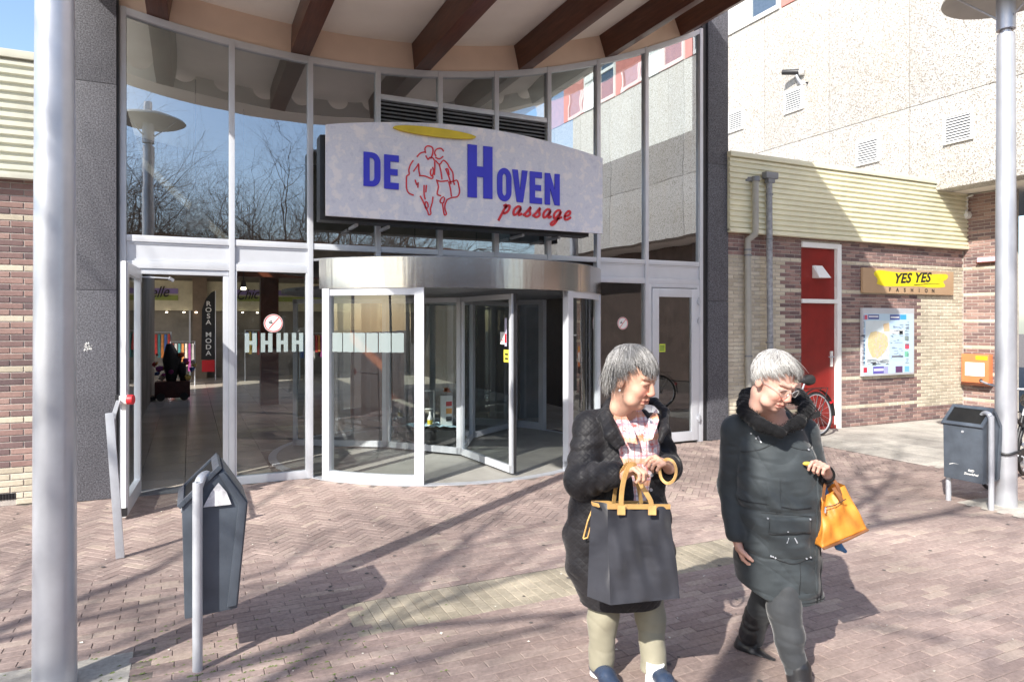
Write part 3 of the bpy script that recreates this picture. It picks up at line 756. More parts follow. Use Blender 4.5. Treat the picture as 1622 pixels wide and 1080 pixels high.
cl_ = curved(a_l0 + .03, a_l1, 'l'); cr_ = curved(2 * PI + a_r0, 2 * PI + a_r1 - .03, 'r')
curved(rad(20), rad(75), 'b')
# etched blocks on the left curved glass
frost = emis('x', (1, 1, 1), 0); 
def frosted():
    m, t, b = newmat('frosted_film'); b.inputs['Base Color'].default_value = (0.50, 0.60, 0.60, 1); b.inputs['Roughness'].default_value = 0.7
    b.inputs['Alpha'].default_value = 0.42; return m
M['frost'] = frosted()
for k in range(6):
    mb = MB(); a0 = a_l0 + .085 + k * .0655; a1 = a0 + .060
    V = []
    for q in range(4):
        a = a0 + (a1 - a0) * q / 3; V += [(*P2(a, DR - .0), 1.39 + .004 * (q % 2)), (*P2(a, DR - .0), 1.60 - .004 * (q % 2))]
    mb.add(V, [(2 * q, 2 * q + 2, 2 * q + 3, 2 * q + 1) for q in range(3)]); mb.build('frosted_block', M['frost'], cl_)
# leaves of the rotor, central triangular showcase
V1, V2, V3 = (2.71, .40), (1.98, 1.30), (3.30, 1.50)
def leaf(p, q, z0=.03, z1=2.03, par=None, fr=.055, name='door_leaf'):
    g_ = emp(name); g_.parent = rd; ORG[g_] = Vector((0, 0, 0))
    p3, q3 = Vector((*p, 0)), Vector((*q, 0)); d = (q3 - p3).normalized()
    up = Vector((0, 0, 1)); nrm = d.cross(up)
    def bar(a, b, wd): MB().bar(a, b, wd[0], wd[1], up=nrm).build('leaf_frame', M['alu'], g_)
    bar(p3 + up * (z0 + .04), q3 + up * (z0 + .04), (.08, .045)); bar(p3 + up * (z1 - .03), q3 + up * (z1 - .03), (.06, .045))
    a = p3 + d * .03; b = q3 - d * .03
    MB().bar(a + up * z0, a + up * z1, fr, .045, up=nrm).build('leaf_frame', M['alu'], g_); MB().bar(b + up * z0, b + up * z1, fr, .045, up=nrm).build('leaf_frame', M['alu'], g_)
    MB().add([tuple(p3 + up * .1), tuple(q3 + up * .1), tuple(q3 + up * 1.99), tuple(p3 + up * 1.99)], [(0, 1, 2, 3)]).build('leaf_glass', M['glass'], g_)
    return g_
lf1 = leaf(V1, (2.83, -.90)); leaf(V2, (.86, 2.0)); leaf(V3, (4.38, 2.25)); leaf(V1, V2); leaf(V2, V3); leaf(V3, V1)
MB().bar((2.845, -.915, .03), (2.845, -.915, 2.03), .03, .012).build('brush_seal', M['black'], rd)
# showcase contents
bs = emp('display_plinth', (2.62, .95, 0), 'low black plinth inside the glass showcase of the revolving door', 'plinth')
MB().prism([(2.69, .56), (3.16, 1.42), (2.12, 1.27)], .12, .30, 'z').build('plinth_top', M['black'], bs, fix=True)
for p in ((2.70, .66), (3.05, 1.38), (2.2, 1.25)): MB().tube([(*p, 0), (*p, .12)], .02, 8).build('leg', M['alu_dark'], bs)
clo = emp('display_cloth', (2.5, .9, .30), 'pale blue and white cloth crumpled on the showcase plinth', 'cloth')
mb = MB(); n = 14
for i in range(n):
    for j in range(n):
        x = 2.25 + .55 * i / (n - 1); y = .85 + .35 * j / (n - 1) - .35 * (i / (n - 1) - .3); mb.v.append((x, y, .315 + .05 * abs(math.sin(i * 1.3 + j * .7)) * math.sin(PI * i / 13) * (0.6 + .4 * math.sin(j * 2.1)) + .01))
mb.f = [(i * n + j, (i + 1) * n + j, (i + 1) * n + j + 1, i * n + j + 1) for i in range(n - 1) for j in range(n - 1)]
mb.build('cloth', plain('pale_blue_cloth', (.45, .62, .72), .8), clo, smooth=180)
MB().box(2.58, 2.74, .80, .84, .34, .74).build('leaflet_box', plain('white_card', (.75, .74, .72), .5), bevel=.004, label='white leaflet box with red and orange print in the revolving door showcase', cat='leaflet box')
lb = bpy.data.objects['leaflet_box']
for nm, c, z0, z1 in (('red_print', (.55, .02, .02), .60, .66), ('orange_print', (.75, .32, .05), .50, .57), ('black_print', (.03, .03, .03), .40, .46)):
    MB().box(2.65, 2.73, .796, .7985, z0, z1).build(nm, plain(nm, c, .5), lb)
wf = MB()
for a, b in (((2.36, .98, .31), (2.36, .98, .80)), ((2.52, .92, .31), (2.52, .92, .80)), ((2.36, .98, .80), (2.52, .92, .80)), ((2.36, .98, .56), (2.52, .92, .56))): wf.bar(a, b, .012, .012)
wf.build('display_stand', M['white'], label='thin white wire stand beside the leaflets in the showcase', cat='display stand')
fl = MB(); r5 = random.Random(9)
for k in range(60):
    a, b = r5.uniform(0, 2 * PI), r5.uniform(-.3, 1.2); d = Vector((math.cos(a) * math.cos(b), math.sin(a) * math.cos(b), math.sin(b))) * r5.uniform(.03, .07); c = Vector((2.68, .86, .80)); u = d.orthogonal().normalized() * .012
    fl.add([c, c + d * .6 + u, c + d, c + d * .6 - u], [(0, 1, 2, 3)])
fl.build('orange_flower', plain('orange_petals', (.62, .16, .03), .7), label='orange paper flower above the white leaflet box', cat='flower')
tb = emp('toy_bottle', (2.42, .90, .3), 'small white bottle with yellow label on the showcase plinth', 'bottle')
MB().lathe([(.001, 0), (.035, .0), (.035, .11), (.014, .16), (.014, .20), (.001, .2)], (2.46, .90, .33), 14).build('bottle', M['white'], tb, smooth=40)
MB().lathe([(.036, .03), (.036, .09)], (2.46, .90, .33), 14).build('bottle_label', plain('yellow_label', (.7, .55, .05), .5), tb)
# stickers on the first leaf (its plane faces -X side towards the camera)
d1 = (Vector((2.83, -.90, 0)) - Vector((*V1, 0))).normalized(); n1 = Vector((-d1.y, d1.x, 0)) * -1
if n1.dot(Vector((CAM[0], CAM[1], 0)) - Vector((2.8, -.5, 0))) < 0: n1 = -n1
def stick(t0, t1, z0, z1, mat, nm, par=lf1, off=.004):
    p = Vector((*V1, 0)); a = p + d1 * t0 + n1 * off; b = p + d1 * t1 + n1 * off
    MB().add([(a.x, a.y, z0), (b.x, b.y, z0), (b.x, b.y, z1), (a.x, a.y, z1)], [(0, 1, 2, 3)]).build(nm, mat, par)
ys = plain('yellow_sticker', (.75, .66, .08), .5)
stick(1.10, 1.225, 1.26, 1.40, ys, 'yellow_sticker'); stick(1.02, 1.12, 1.46, 1.60, M['white'], 'white_sticker'); stick(1.12, 1.17, 1.44, 1.76, plain('pale_violet', (.5, .48, .62), .5), 'strip_sticker')
stick(1.125, 1.165, 1.48, 1.58, M['redsign'], 'red_mark', off=.006); stick(1.13, 1.20, 1.29, 1.31, M['black'], 'black_print', off=.006); stick(1.13, 1.20, 1.34, 1.36, M['black'], 'black_print', off=.006); stick(1.04, 1.09, 1.50, 1.51, M['redsign'], 'red_mark', off=.006)

# ================================================================== OTHER DOORS AND STICKERS
sd = emp('glass_door', (5.8, 0, 0), 'closed single glass door in a pale frame beside the right granite pier', 'door')
x0, x1 = MU[8] + .029, MU[9] - .03
fr = MB().box(x0, x0 + .05, -.04, .04, 0, 2.249).build('door_frame', M['alu'], sd, bevel=.003)
MB().box(x1 - .04, x1, -.04, .04, 0, 2.249).build('door_frame', M['alu'], sd, bevel=.003); MB().box(x0 + .051, x1 - .041, -.04, .04, 2.20, 2.249).build('door_frame', M['alu'], sd, bevel=.003)
a, b = x0 + .056, x1 - .046
for q in ((a, a + .11, .03, 2.19), (b - .11, b, .03, 2.19), (a + .111, b - .111, .03, .16), (a + .111, b - .111, 2.07, 2.19)): MB().box(q[0], q[1], -.055, .0, q[2], q[3]).build('leaf_frame', M['alu'], sd, bevel=.004)
MB().add([(a + .1, -.028, .15), (b - .1, -.028, .15), (b - .1, -.028, 2.08), (a + .1, -.028, 2.08)], [(0, 1, 2, 3)]).build('door_glass', M['glass'], sd)
for z in (.32, 1.70, 1.98): MB().box(b - .012, b + .022, -.085, -.05, z, z + .05).tube([(b + .005, -.075, z - .02), (b + .005, -.075, z + .09)], .011, 8).build('hinge', M['steel'], sd)
MB().box(a + .125, a + .235, -.031, -.029, 1.30, 1.41).build('green_sticker', plain('green_sticker', (.50, .60, .06), .5), sd)
for k in range(3): MB().box(a + .14, a + .22, -.0335, -.032, 1.32 + .027 * k, 1.335 + .027 * k).build('sticker_print', plain('dark_green', (.1, .2, .04), .5), sd)
# open leaf at the far left
od = emp('open_glass_door', (-1.0, 0, 0), 'narrow glass door leaf standing open at a right angle beside the left granite pier', 'door')
H0, H1 = Vector((-.890, -.075, 0)), Vector((-.945, -.98, 0)); dd = (H1 - H0).normalized(); nn = Vector((-dd.y, dd.x, 0))
def obar(a, b, wd, dp, nm='leaf_frame', mat=M['alu']): return MB().bar(a, b, wd, dp, up=nn).build(nm, mat, od)
up = Vector((0, 0, 1))
obar(H0 + up * .03 + dd * .04, H0 + up * 2.235 + dd * .04, .085, .055); obar(H1 + up * .03 - dd * .05, H1 + up * 2.235 - dd * .05, .10, .055)
obar(H0 + dd * .083 + up * .10, H1 - dd * .101 + up * .10, .14, .055); obar(H0 + dd * .083 + up * 2.185, H1 - dd * .101 + up * 2.185, .10, .055)
p, q = H0 + dd * .08, H1 - dd * .1
MB().add([tuple(p + up * .16), tuple(q + up * .16), tuple(q + up * 2.14), tuple(p + up * 2.14)], [(0, 1, 2, 3)]).build('door_glass', M['glass'], od)
obar(H1 + up * .02 + dd * .006, H1 + up * 2.24 + dd * .006, .010, .03, 'edge_seal', M['white'])
MB().bar(H1 + up * .03 - dd * .02, H1 + up * .10 - dd * .02, .05, .07).build('floor_bolt', M['black'], od)
dk = emp('door_stop', tuple(H1 + up * 1.03), 'red round door stop with white and black holder on the open door edge', 'door stop')
c = H1 + up * 1.04 + nn * (.0)
side = Vector((1, 0, 0)) * -1
MB().tube([c + Vector((.03, -.03, 0)), c + Vector((.075, -.045, 0))], [.042, .042], 20).build('red_cap', M['redsign'], dk, bevel=.004)
MB().box(c.x - .035, c.x + .031, c.y - .045, c.y - .005, c.z - .035, c.z + .035).build('white_holder', M['white'], dk, bevel=.003)
MB().box(c.x - .065, c.x - .036, c.y - .045, c.y - .005, c.z - .045, c.z + .045).build('black_clamp', M['black'], dk, bevel=.003)
ps = emp('guard_post', (-.887, -2.076, 0), 'thin flat galvanised guard post leaning in front of the left granite pier', 'post')
MB().bar((-.885, -2.076, 0), (-.955, -2.05, 1.05), .055, .03, up=(0, 1, 0)).build('post', M['steel'], ps, bevel=.003)
MB().bar((-.945, -2.05, .97), (-.985, -1.02, 1.03), .03, .02).build('rail', M['steel'], ps)
# stickers on the panes
def nosmoke(x, z, r, label):
    rt = emp('no_smoking_sign', (x, -.01, z), label, 'sign')
    def disc(rad_, y, mat, nm): MB().prism([(x + rad_ * math.cos(2 * PI * k / 32), z + rad_ * math.sin(2 * PI * k / 32)) for k in range(32)], y, y + .002, 'y').build(nm, mat, rt, fix=True)
    disc(r, -.006, M['white'], 'disc')
    mb = MB(); n = 32
    for k in range(n):
        a0, a1 = 2 * PI * k / n, 2 * PI * (k + 1) / n
        mb.add([(x + q * r * math.cos(a_), -.0075, z + q * r * math.sin(a_)) for q, a_ in ((.86, a0), (.86, a1), (.95, a1), (.95, a0))], [(0, 1, 2, 3)])
    mb.build('red_ring', M['redsign'], rt)
    strokes_mb(MB(), [], .01, 0, 0)
    s = MB(); strokes_mb(s, [[(x - r * .5, z - r * .62), (x + r * .55, z + r * .6)]], r * .09, -.0078, -.0070); s.build('red_bar', M['redsign'], rt, fix=True)
    s = MB(); strokes_mb(s, [[(x - r * .5, z + .12 * r), (x - r * .1, z + .02 * r)], [(x - r * .3, z + .2 * r), (x - r * .2, z + .3 * r)]], r * .13, -.0085, -.0079); s.build('cigarette', M['black'], rt, fix=True)
nosmoke(.388, 1.70, .098, 'round no smoking sticker on the pane left of the revolving door')
nosmoke(4.906, 1.70, .086, 'round no smoking sticker on the pane right of the revolving door')
hb = emp('window_lettering', (.4, -.005, 1.5), 'row of four frosted capital letters H on the pane left of the revolving door', 'lettering')
for k in range(4):
    x = .10 + k * .160
    me = curve_mesh([[(x + p[0] * .118, 1.39 + p[1] * .205) for p in gH[0]]], .0005); me.transform(Matrix.Translation((0, -.004, 0)) @ Matrix.Rotation(PI / 2, 4, 'X')); link('letter', me, M['frost'], hb)

# ================================================================== RED DOOR, PIPES, SIGNS ON THE RIGHT WALL
rdr = emp('red_door', (8.7, 0, 0), 'dark red steel door with red upper panel in a white frame in the brick wall', 'door')
for q, nm in (((9.055, 9.15, -.03, .12, 0, 2.98), 'door_frame'), ((8.27, 9.054, -.03, .12, 2.90, 2.98), 'door_frame'), ((8.27, 9.054, -.025, .12, 2.02, 2.085), 'door_frame')): MB().box(*q).build(nm, M['white'], rdr, bevel=.004)
MB().box(8.272, 9.053, .03, .10, 2.086, 2.899).build('upper_panel', M['red'], rdr); MB().box(8.272, 9.053, .03, .10, .06, 2.019).build('door_leaf', M['red'], rdr)
MB().box(8.272, 9.053, -.01, .10, 0, .055).build('threshold', M['red'], rdr)
MB().box(8.95, 8.99, .0, .029, 1.0, 1.25).build('handle_plate', M['white'], rdr, bevel=.003); MB().tube([(8.97, -.03, 1.16), (8.86, -.03, 1.16)], .010, 8).tube([(8.97, .0, 1.16), (8.97, -.03, 1.16)], .010, 8).build('door_handle', M['steel'], rdr)
hood = MB().add([(8.55, .028, 2.62), (8.75, .028, 2.62), (8.75, .028, 2.42), (8.55, .028, 2.42), (8.57, -.01, 2.62), (8.73, -.01, 2.62), (8.78, -.14, 2.42), (8.52, -.14, 2.42)],
                [(4, 5, 1, 0), (7, 6, 5, 4), (3, 2, 6, 7), (0, 3, 7, 4), (1, 5, 6, 2), (0, 1, 2, 3)]).build('vent_hood', M['white'], rdr, fix=True)
zinc = plain('weathered_zinc', (.30, .31, .33), .6, .2, .35, 16, .3, 70); pvc = plain('beige_grey_pvc', (.36, .35, .31), .5, 0, .1, 5)
p1 = emp('downpipe', (7.1, -.12, 0), 'beige grey plastic downpipe with an offset bend, nearest the granite pier', 'downpipe')
MB().tube([(7.15, -.17, 3.84), (7.15, -.17, 3.10), (7.15, -.165, 3.02), (7.09, -.08, 2.94), (7.09, -.075, 2.86), (7.11, -.075, .0)], .048, 14).build('pipe', pvc, p1, smooth=50)
for z, x, y in ((2.78, 7.09, -.075), (2.70, 7.095, -.075), (1.2, 7.105, -.075)): MB().tube([(x, y, z), (x, y, z + .025)], .058, 14).build('bracket', M['alu_dark'], p1)
MB().tube([(7.15, -.17, 3.80), (7.15, -.17, 3.87)], .062, 14).bar((7.15, -.17, 3.84), (7.05, -.04, 3.84), .06, .06).build('outlet', M['alu_dark'], p1)
p2 = emp('downpipe', (7.45, -.12, 0), 'weathered zinc downpipe with a dark hopper head, left of the red door', 'downpipe')
MB().tube([(7.43, -.16, 3.88), (7.45, -.155, 2.9), (7.46, -.08, 2.7), (7.48, -.08, 0)][:1] + [(7.44, -.155, 3.3), (7.45, -.15, 2.5), (7.48, -.15, 0.0)], .046, 14).build('pipe', zinc, p2, smooth=50)
MB().box(7.32, 7.56, -.22, -.125, 3.86, 3.96).build('hopper', M['alu_dark'], p2, bevel=.01); MB().box(7.37, 7.50, -.21, -.13, 3.80, 3.86).build('hopper_neck', M['alu_dark'], p2)
for z in (3.62, 2.95, 1.4): MB().tube([(7.443, -.155, z), (7.443, -.155, z + .02)], .055, 14).build('bracket', M['alu_dark'], p2)
yy = emp('shop_sign', (10.8, -.03, 2.4), 'brown board with yellow brush stroke reading YES YES FASHION on the brick wall', 'sign')
MB().box(9.62, 12.0, -.06, -.015, 2.205, 2.62).build('sign_board', plain('tan_sign_board', (.46, .31, .19), .5, 0, .06, 2), yy, bevel=.004)
yb = [(9.95, 2.36), (10.15, 2.325), (10.5, 2.33), (11.0, 2.34), (11.4, 2.325), (11.75, 2.35), (11.7, 2.44), (11.82, 2.50), (11.78, 2.575), (11.3, 2.56), (10.9, 2.59), (10.5, 2.565), (10.0, 2.59), (9.88, 2.52), (9.97, 2.44)]
MB().prism(smooth_line(yb + [yb[0]], 3)[:-1], -.063, -.0605, 'y').build('yellow_brush_stroke', plain('yellow_paint', (.75, .62, .02), .5), yy, fix=True)
link('yes_yes_lettering', on_wall(text_mesh('YES YES', .23, .001, .007, .35, 1.05), 10.85, -.0645, 2.475, 1.18, 1, rot=-.05), M['black'], yy)
for k, ch in enumerate('FASHION'): link('letter', on_wall(text_mesh(ch, .09, .001, .002), 10.28 + k * .19, -.0645, 2.268, 1.1, 1), M['black'], yy)
u = MB(); strokes_mb(u, [[(10.9, 2.36), (11.2, 2.385), (11.6, 2.40)]], [.012, .010, .003], -.0655, -.0640); u.build('underline', M['black'], yy, fix=True)
mp_ = emp('street_map_board', (10.2, -.05, 1.4), 'blue and white town map board with adverts round its edge on the brick wall', 'map board')
MB().box(9.60, 10.90, -.07, -.02, .825, 1.955).build('board_frame', M['alu'], mp_, bevel=.004)
pb = plain('map_pale_blue', (.50, .66, .78), .35, 0, .04, 2)
def patch(x0, x1, z0, z1, col, nm, lay=1):
    y = -.0705 - .0006 * lay
    MB().add([(x0, y, z0), (x1, y, z0), (x1, y, z1), (x0, y, z1)], [(0, 1, 2, 3)]).build(nm, plain('print_%02d_%02d_%02d' % tuple(int(99 * q) for q in col), col, .35, 0, .05, 8), mp_)
def mx(px): return atY(px, 540, -.07)[0]
def mz(px, py): return atY(px, py, -.07)[2]
def mpatch(c0, r0, c1, r1, col, nm, lay=1):       # crop coordinates of the survey photo (9x)
    a = atY(1350 + c0 / 9, 480 + r0 / 9, -.07); b = atY(1350 + c1 / 9, 480 + r1 / 9, -.07); patch(max(9.62, a.x), min(10.88, b.x), b.z, a.z, col, nm, lay)
MB().box(9.625, 10.875, -.0711, -.0706, .86, 1.86).build('map_sheet', pb, mp_)
mpatch(530, 260, 730, 820, (.48, .64, .82), 'legend_panel', 2); mpatch(190, 250, 525, 860, (.66, .74, .76), 'map_area', 2)
bl = [(260, 420), (330, 400), (450, 430), (500, 480), (510, 600), (470, 680), (420, 740), (360, 790), (280, 770), (240, 690), (215, 600), (225, 500)]
MB().prism([(atY(1350 + a / 9, 480 + b / 9, -.07).x, atY(1350 + a / 9, 480 + b / 9, -.07).z) for a, b in bl], -.0735, -.0722, 'y').build('town_outline', plain('map_town', (.62, .52, .30), .4, 0, .12, 25), mp_, fix=True)
bl = [(440, 300), (520, 280), (535, 400), (450, 410)]
MB().prism([(atY(1350 + a / 9, 480 + b / 9, -.07).x, atY(1350 + a / 9, 480 + b / 9, -.07).z) for a, b in bl], -.0735, -.0722, 'y').build('suburb_outline', plain('map_suburb', (.68, .52, .33), .4), mp_, fix=True)
for c in ((110, 170, 170, 240, (.10, .12, .42)), (175, 170, 215, 235, (.6, .10, .16)), (225, 165, 380, 230, (.06, .07, .28)), (535, 165, 675, 240, (.06, .09, .33)), (680, 165, 770, 235, (.06, .36, .70)),
          (110, 260, 170, 350, (.03, .04, .10)), (125, 280, 155, 330, (.75, .78, .8)), (110, 370, 170, 430, (.15, .22, .5)), (145, 920, 210, 990, (.5, .03, .06)), (295, 905, 450, 1000, (.12, .10, .40)), (455, 905, 510, 1000, (.35, .35, .62)),
          (615, 900, 715, 985, (.12, .05, .14)), (745, 900, 810, 975, (.18, .45, .70)), (750, 580, 810, 650, (.6, .08, .13)), (745, 690, 800, 765, (.18, .5, .36)), (745, 470, 800, 530, (.25, .32, .3)), (670, 395, 720, 450, (.14, .18, .14)),
          (560, 750, 720, 770, (.15, .15, .18)), (535, 380, 735, 440, (.70, .76, .78)), (285, 840, 340, 885, (.05, .05, .05))):
    mpatch(*c[:4], c[4], 'advert', 3)
for k in range(7): mpatch(112, 460 + k * 62, 178, 492 + k * 62, (.08, .25, .45), 'advert', 3)
for c in ((235, 182, 370, 205, (.7, .7, .75)), (545, 190, 665, 215, (.75, .78, .8)), (305, 935, 445, 965, (.6, .6, .72))): mpatch(*c[:4], c[4], 'advert_lettering', 4)
r6 = random.Random(2)
tx_ = MB()
for k in range(150):
    c = r6.choice(((535, 725, 280, 810), (112, 178, 455, 880), (745, 808, 260, 880), (200, 520, 805, 880))); a0 = r6.uniform(c[0], c[1] - 20); b0 = r6.uniform(c[2], c[3]); q0 = atY(1350 + a0 / 9, 480 + b0 / 9, -.07); q1 = atY(1350 + min(c[1], a0 + r6.uniform(15, 80)) / 9, 480 + b0 / 9, -.07)
    tx_.add([(q0.x, -.0752, q0.z), (q1.x, -.0752, q0.z), (q1.x, -.0752, q0.z + .006), (q0.x, -.0752, q0.z + .006)], [(0, 1, 2, 3)])
tx_.build('small_print', plain('small_print', (.16, .18, .25), .5), mp_, kind='stuff')
for k in range(36):
    x, z = r6.uniform(9.85, 10.25), r6.uniform(1.05, 1.55); s = MB(); a = r6.uniform(0, 3); l = r6.uniform(.04, .12)
    strokes_mb(s, [[(x, z), (x + l * math.cos(a), z + l * math.sin(a))]], .006, -.0745, -.0738); s.build('map_street', plain('map_street', (.78, .74, .66) if k % 3 else (.5, .45, .62), .4), mp_, fix=True)
ob = emp('letter_box', (12.3, -.3, .6), 'orange wall box with a white panel marked B on the return brick wall', 'letter box')
MB().box(12.24, 12.362, -.52, -.05, .64, 1.15).build('box', M['orange'], ob, bevel=.012)
MB().box(12.232, 12.239, -.45, -.12, .76, 1.00).build('white_panel', M['white'], ob); MB().box(12.236, 12.2395, -.50, -.30, 1.05, 1.12).build('yellow_strip', M['halo'], ob)
tm = text_mesh('B', .16, .001, .0); tm.transform(Matrix.Translation((12.229, -.285, .88)) @ Matrix.Rotation(-PI / 2, 4, 'Z') @ Matrix.Rotation(PI / 2, 4, 'X')); link('letter', tm, plain('grey_print', (.35, .35, .37), .5), ob)
MB().box(12.24, 12.362, -.53, -.04, .59, .635).build('ledge', M['beam'], ob)
ns = emp('name_plate', (12.33, -.4, 2.8), 'small pink and white name plate on the return brick wall above the orange box', 'name plate')
MB().box(12.33, 12.362, -.62, -.27, 2.79, 2.87).build('plate', plain('pink_plate', (.7, .42, .5), .5), ns); MB().box(12.30, 12.362, -.62, -.27, 2.765, 2.789).build('bracket', M['beam'], ns)
wl = emp('wall_lamp', (12.3, -.1, 3.6), 'small round bulkhead lamp with a conduit under the concrete overhang', 'lamp')
MB().tube([(12.362, -.09, 3.66), (12.26, -.09, 3.66)], [.075, .065], 18).build('lamp_body', M['white'], wl, bevel=.008); MB().tube([(12.33, -.09, 3.73), (12.33, -.09, 3.98), (12.33, -.2, 4.01)], .02, 8).build('conduit', M['white'], wl, smooth=60)
# garage opening and roller shutter at the far right
gr = emp('roller_shutter', (12.8, -2, 0), 'dark roller shutter and recessed opening at the right edge', 'roller shutter')
MB().box(12.95, 13.05, -15.5, -.79, .0, 4.03).build('back_panel', plain('opening_shade', (.05, .055, .06), .25), gr)  # dark sheet, the shade inside the garage opening put into its colour
MB().box(12.86, 12.899, -15.5, -4.6, 0, 4.03).build('added_panel', plain('added_panel_brown', (.17, .12, .10), .8, 0, .25, 3), gr)  # unseen panel added to tone the reflection in the right panes
for k in range(17): MB().box(12.90, 12.949, -15.5, -.80, 2.75 + k * .075, 2.75 + k * .075 + .052).build('shutter_slat', M['alu_dark'], gr)
MB().box(12.92, 12.95, -15.5, -.80, 1.38, 1.41).build('rail', M['alu'], gr)

# ================================================================== CONCRETE BUILDING
cb = emp('concrete_building', (11.45, 2, 4.04), 'pale pebbledash concrete building above the low roof at right', 'building')
YJ = [-15.4, -13.7, -12.0, -10.2, -8.5, -6.7, -4.92, -3.03, -1.33, .40, 2.13, 3.87, 5.6, 7.33, 9.06, 10.8, 12.5]; ZJ = [4.04, 5.63, 8.69]
for i in range(len(YJ) - 1):
    for j in range(2):
        MB().box(11.45, 11.9, YJ[i] + .006, YJ[i + 1] - .006, ZJ[j] + (.006 if j else 0), ZJ[j + 1] - .004).build('wall_panel', M['pebble'], cb, bevel=.008)
MB().box(11.475, 16, -15.4, 12.5, 4.10, 12.5).build('wall_core', M['mortar'], cb)
MB().box(11.9, 16, -15.39, 12.49, 4.045, 4.099).build('soffit', M['ceil2'], cb)
MB().box(11.44, 11.47, -15.4, 12.5, 11.2, 12.5).build('parapet', M['pebble'], cb)
pink = plain('pink_red_panel', (.52, .20, .17), .5)
y = -14.18; k = 0
while y < 12:
    kind_ = k % 3
    if kind_ == 0:
        MB().box(11.43, 11.474, y, y + 1.35, 8.70, 11.2).build('red_panel', pink, cb)
        y += 1.4
    else:
        wn = MB().box(11.41, 11.474, y, y + .07, 8.70, 11.2).box(11.41, 11.474, y + .83, y + .9, 8.70, 11.2).box(11.41, 11.474, y + .071, y + .829, 8.70, 8.80).box(11.41, 11.474, y + .071, y + .829, 9.62, 9.72).box(11.41, 11.474, y + .071, y + .829, 11.1, 11.2).build('window', M['white'], cb)
        MB().add([(11.445, y + .07, 8.8), (11.445, y + .07, 11.1), (11.445, y + .83, 11.1), (11.445, y + .83, 8.8)], [(0, 1, 2, 3)]).build('pane', M['glass_up'] if kind_ == 1 else M['white'], wn)
        y += .92
    k += 1
for (yc, zc, lb_) in ((4.77, 6.56, 'farthest louvred vent grille in the concrete wall, half way up beside the pier'), (3.025, 6.54, 'louvred vent grille in the concrete wall just below the camera'), (1.23, 5.03, 'louvred vent grille in the concrete wall just above the yellow cladding'), (-.49, 5.04, 'nearest louvred vent grille in the concrete wall, next to the lamp post')):
    v = emp('vent_grille', (11.45, yc, zc), lb_, 'vent', 'louvred vents in the concrete wall')
    MB().box(11.435, 11.449, yc - .24, yc + .24, zc - .245, zc + .245).build('grille_backing', M['alu_dark'], v)
    for q in ((yc - .25, yc - .21, zc - .25, zc + .25), (yc + .21, yc + .25, zc - .25, zc + .25), (yc - .209, yc + .209, zc - .25, zc - .215), (yc - .209, yc + .209, zc + .215, zc + .25)): MB().box(11.41, 11.448, *q).build('grille_frame', M['white'], v)
    for k in range(9):
        z = zc - .195 + k * .047
        MB().add([(11.412, yc - .209, z), (11.412, yc + .209, z), (11.434, yc + .209, z + .028), (11.434, yc - .209, z + .028), (11.412, yc - .209, z + .005), (11.412, yc + .209, z + .005)], [(0, 1, 2, 3), (4, 5, 1, 0), (4, 3, 2, 5)]).build('slat', M['white'], v)
cc = emp('security_camera', (11.4, 2.85, 6.95), 'black and white security camera on a bracket above a vent in the concrete wall', 'security camera')
MB().tube([(11.45, 2.80, 6.80), (11.36, 2.84, 6.93), (11.33, 2.86, 7.02)], [.04, .03, .03], 10).build('bracket', M['steel'], cc, smooth=60)
MB().tube([(11.20, 3.12, 7.14), (11.38, 2.80, 7.07)], [.055, .062], 16).build('housing', M['black'], cc, bevel=.005)
MB().tube([(11.375, 2.81, 7.071), (11.42, 2.73, 7.055)], [.07, .065], 16).build('rear_cap', M['white'], cc, bevel=.005)
MB().tube([(11.45, 2.66, 6.80), (11.40, 2.66, 6.80)], .018, 8).build('cable_gland', M['black'], cc)

# ================================================================== INTERIOR OF THE PASSAGE
it = emp('passage_interior', (2, 6, 0), 'dim shopping passage hall seen through the glass doors', 'hall interior')
ft = emp('mall_floor', (0, 0, 0), kind='structure')
tms = block_mesh('tile', .445, .445, .02, .001).mesh('floor_tile'); tms.materials.append(M['tile'])
tl = []
for i in range(-6, 20):
    for j in range(0, 36):
        x, y = i * .45 + .2, .34 + j * .45
        if in_drum(x, y) and y < DC[1] + 3: continue
        tl.append((x, y))
tl.sort(key=lambda p: vis(*p))
for x, y in tl[:300]:
    o = bpy.data.objects.new('floor_tile', tms); COL.objects.link(o); o.parent = ft; o.location = (x, y, 0)
joined([(x, y, 0, .45, .45) for x, y in tl[300:]], 'remaining_floor_tiles', 'tile', ft, gap=.005, b=.001)
MB().box(-4.5, 7.5, .1, 26, -.02, -.012).build('floor_bed', M['sand'], ft)
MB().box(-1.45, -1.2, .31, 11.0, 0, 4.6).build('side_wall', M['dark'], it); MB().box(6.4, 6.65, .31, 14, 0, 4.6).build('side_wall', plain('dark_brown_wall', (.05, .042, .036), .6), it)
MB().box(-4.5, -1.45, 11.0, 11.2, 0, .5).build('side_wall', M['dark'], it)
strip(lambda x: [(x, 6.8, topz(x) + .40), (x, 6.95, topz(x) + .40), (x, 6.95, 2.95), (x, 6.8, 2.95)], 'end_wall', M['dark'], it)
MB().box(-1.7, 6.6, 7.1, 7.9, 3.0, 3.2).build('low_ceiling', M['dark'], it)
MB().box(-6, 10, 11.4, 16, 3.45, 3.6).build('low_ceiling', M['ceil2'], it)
MB().box(-1.2, 6.4, 6.6, 7.0, 2.62, 2.95).build('red_beam', M['rust'], it)
for x in (.9, 3.6): MB().box(x, x + .35, 7.2, 7.5, 0, 3.0).build('red_column', M['rust'], it)
MB().box(2.2, 2.9, 4.6, 4.65, .0, 2.9).build('timber_screen', plain('orange_timber', (.38, .10, .03), .45, 0, .2, 2), it)
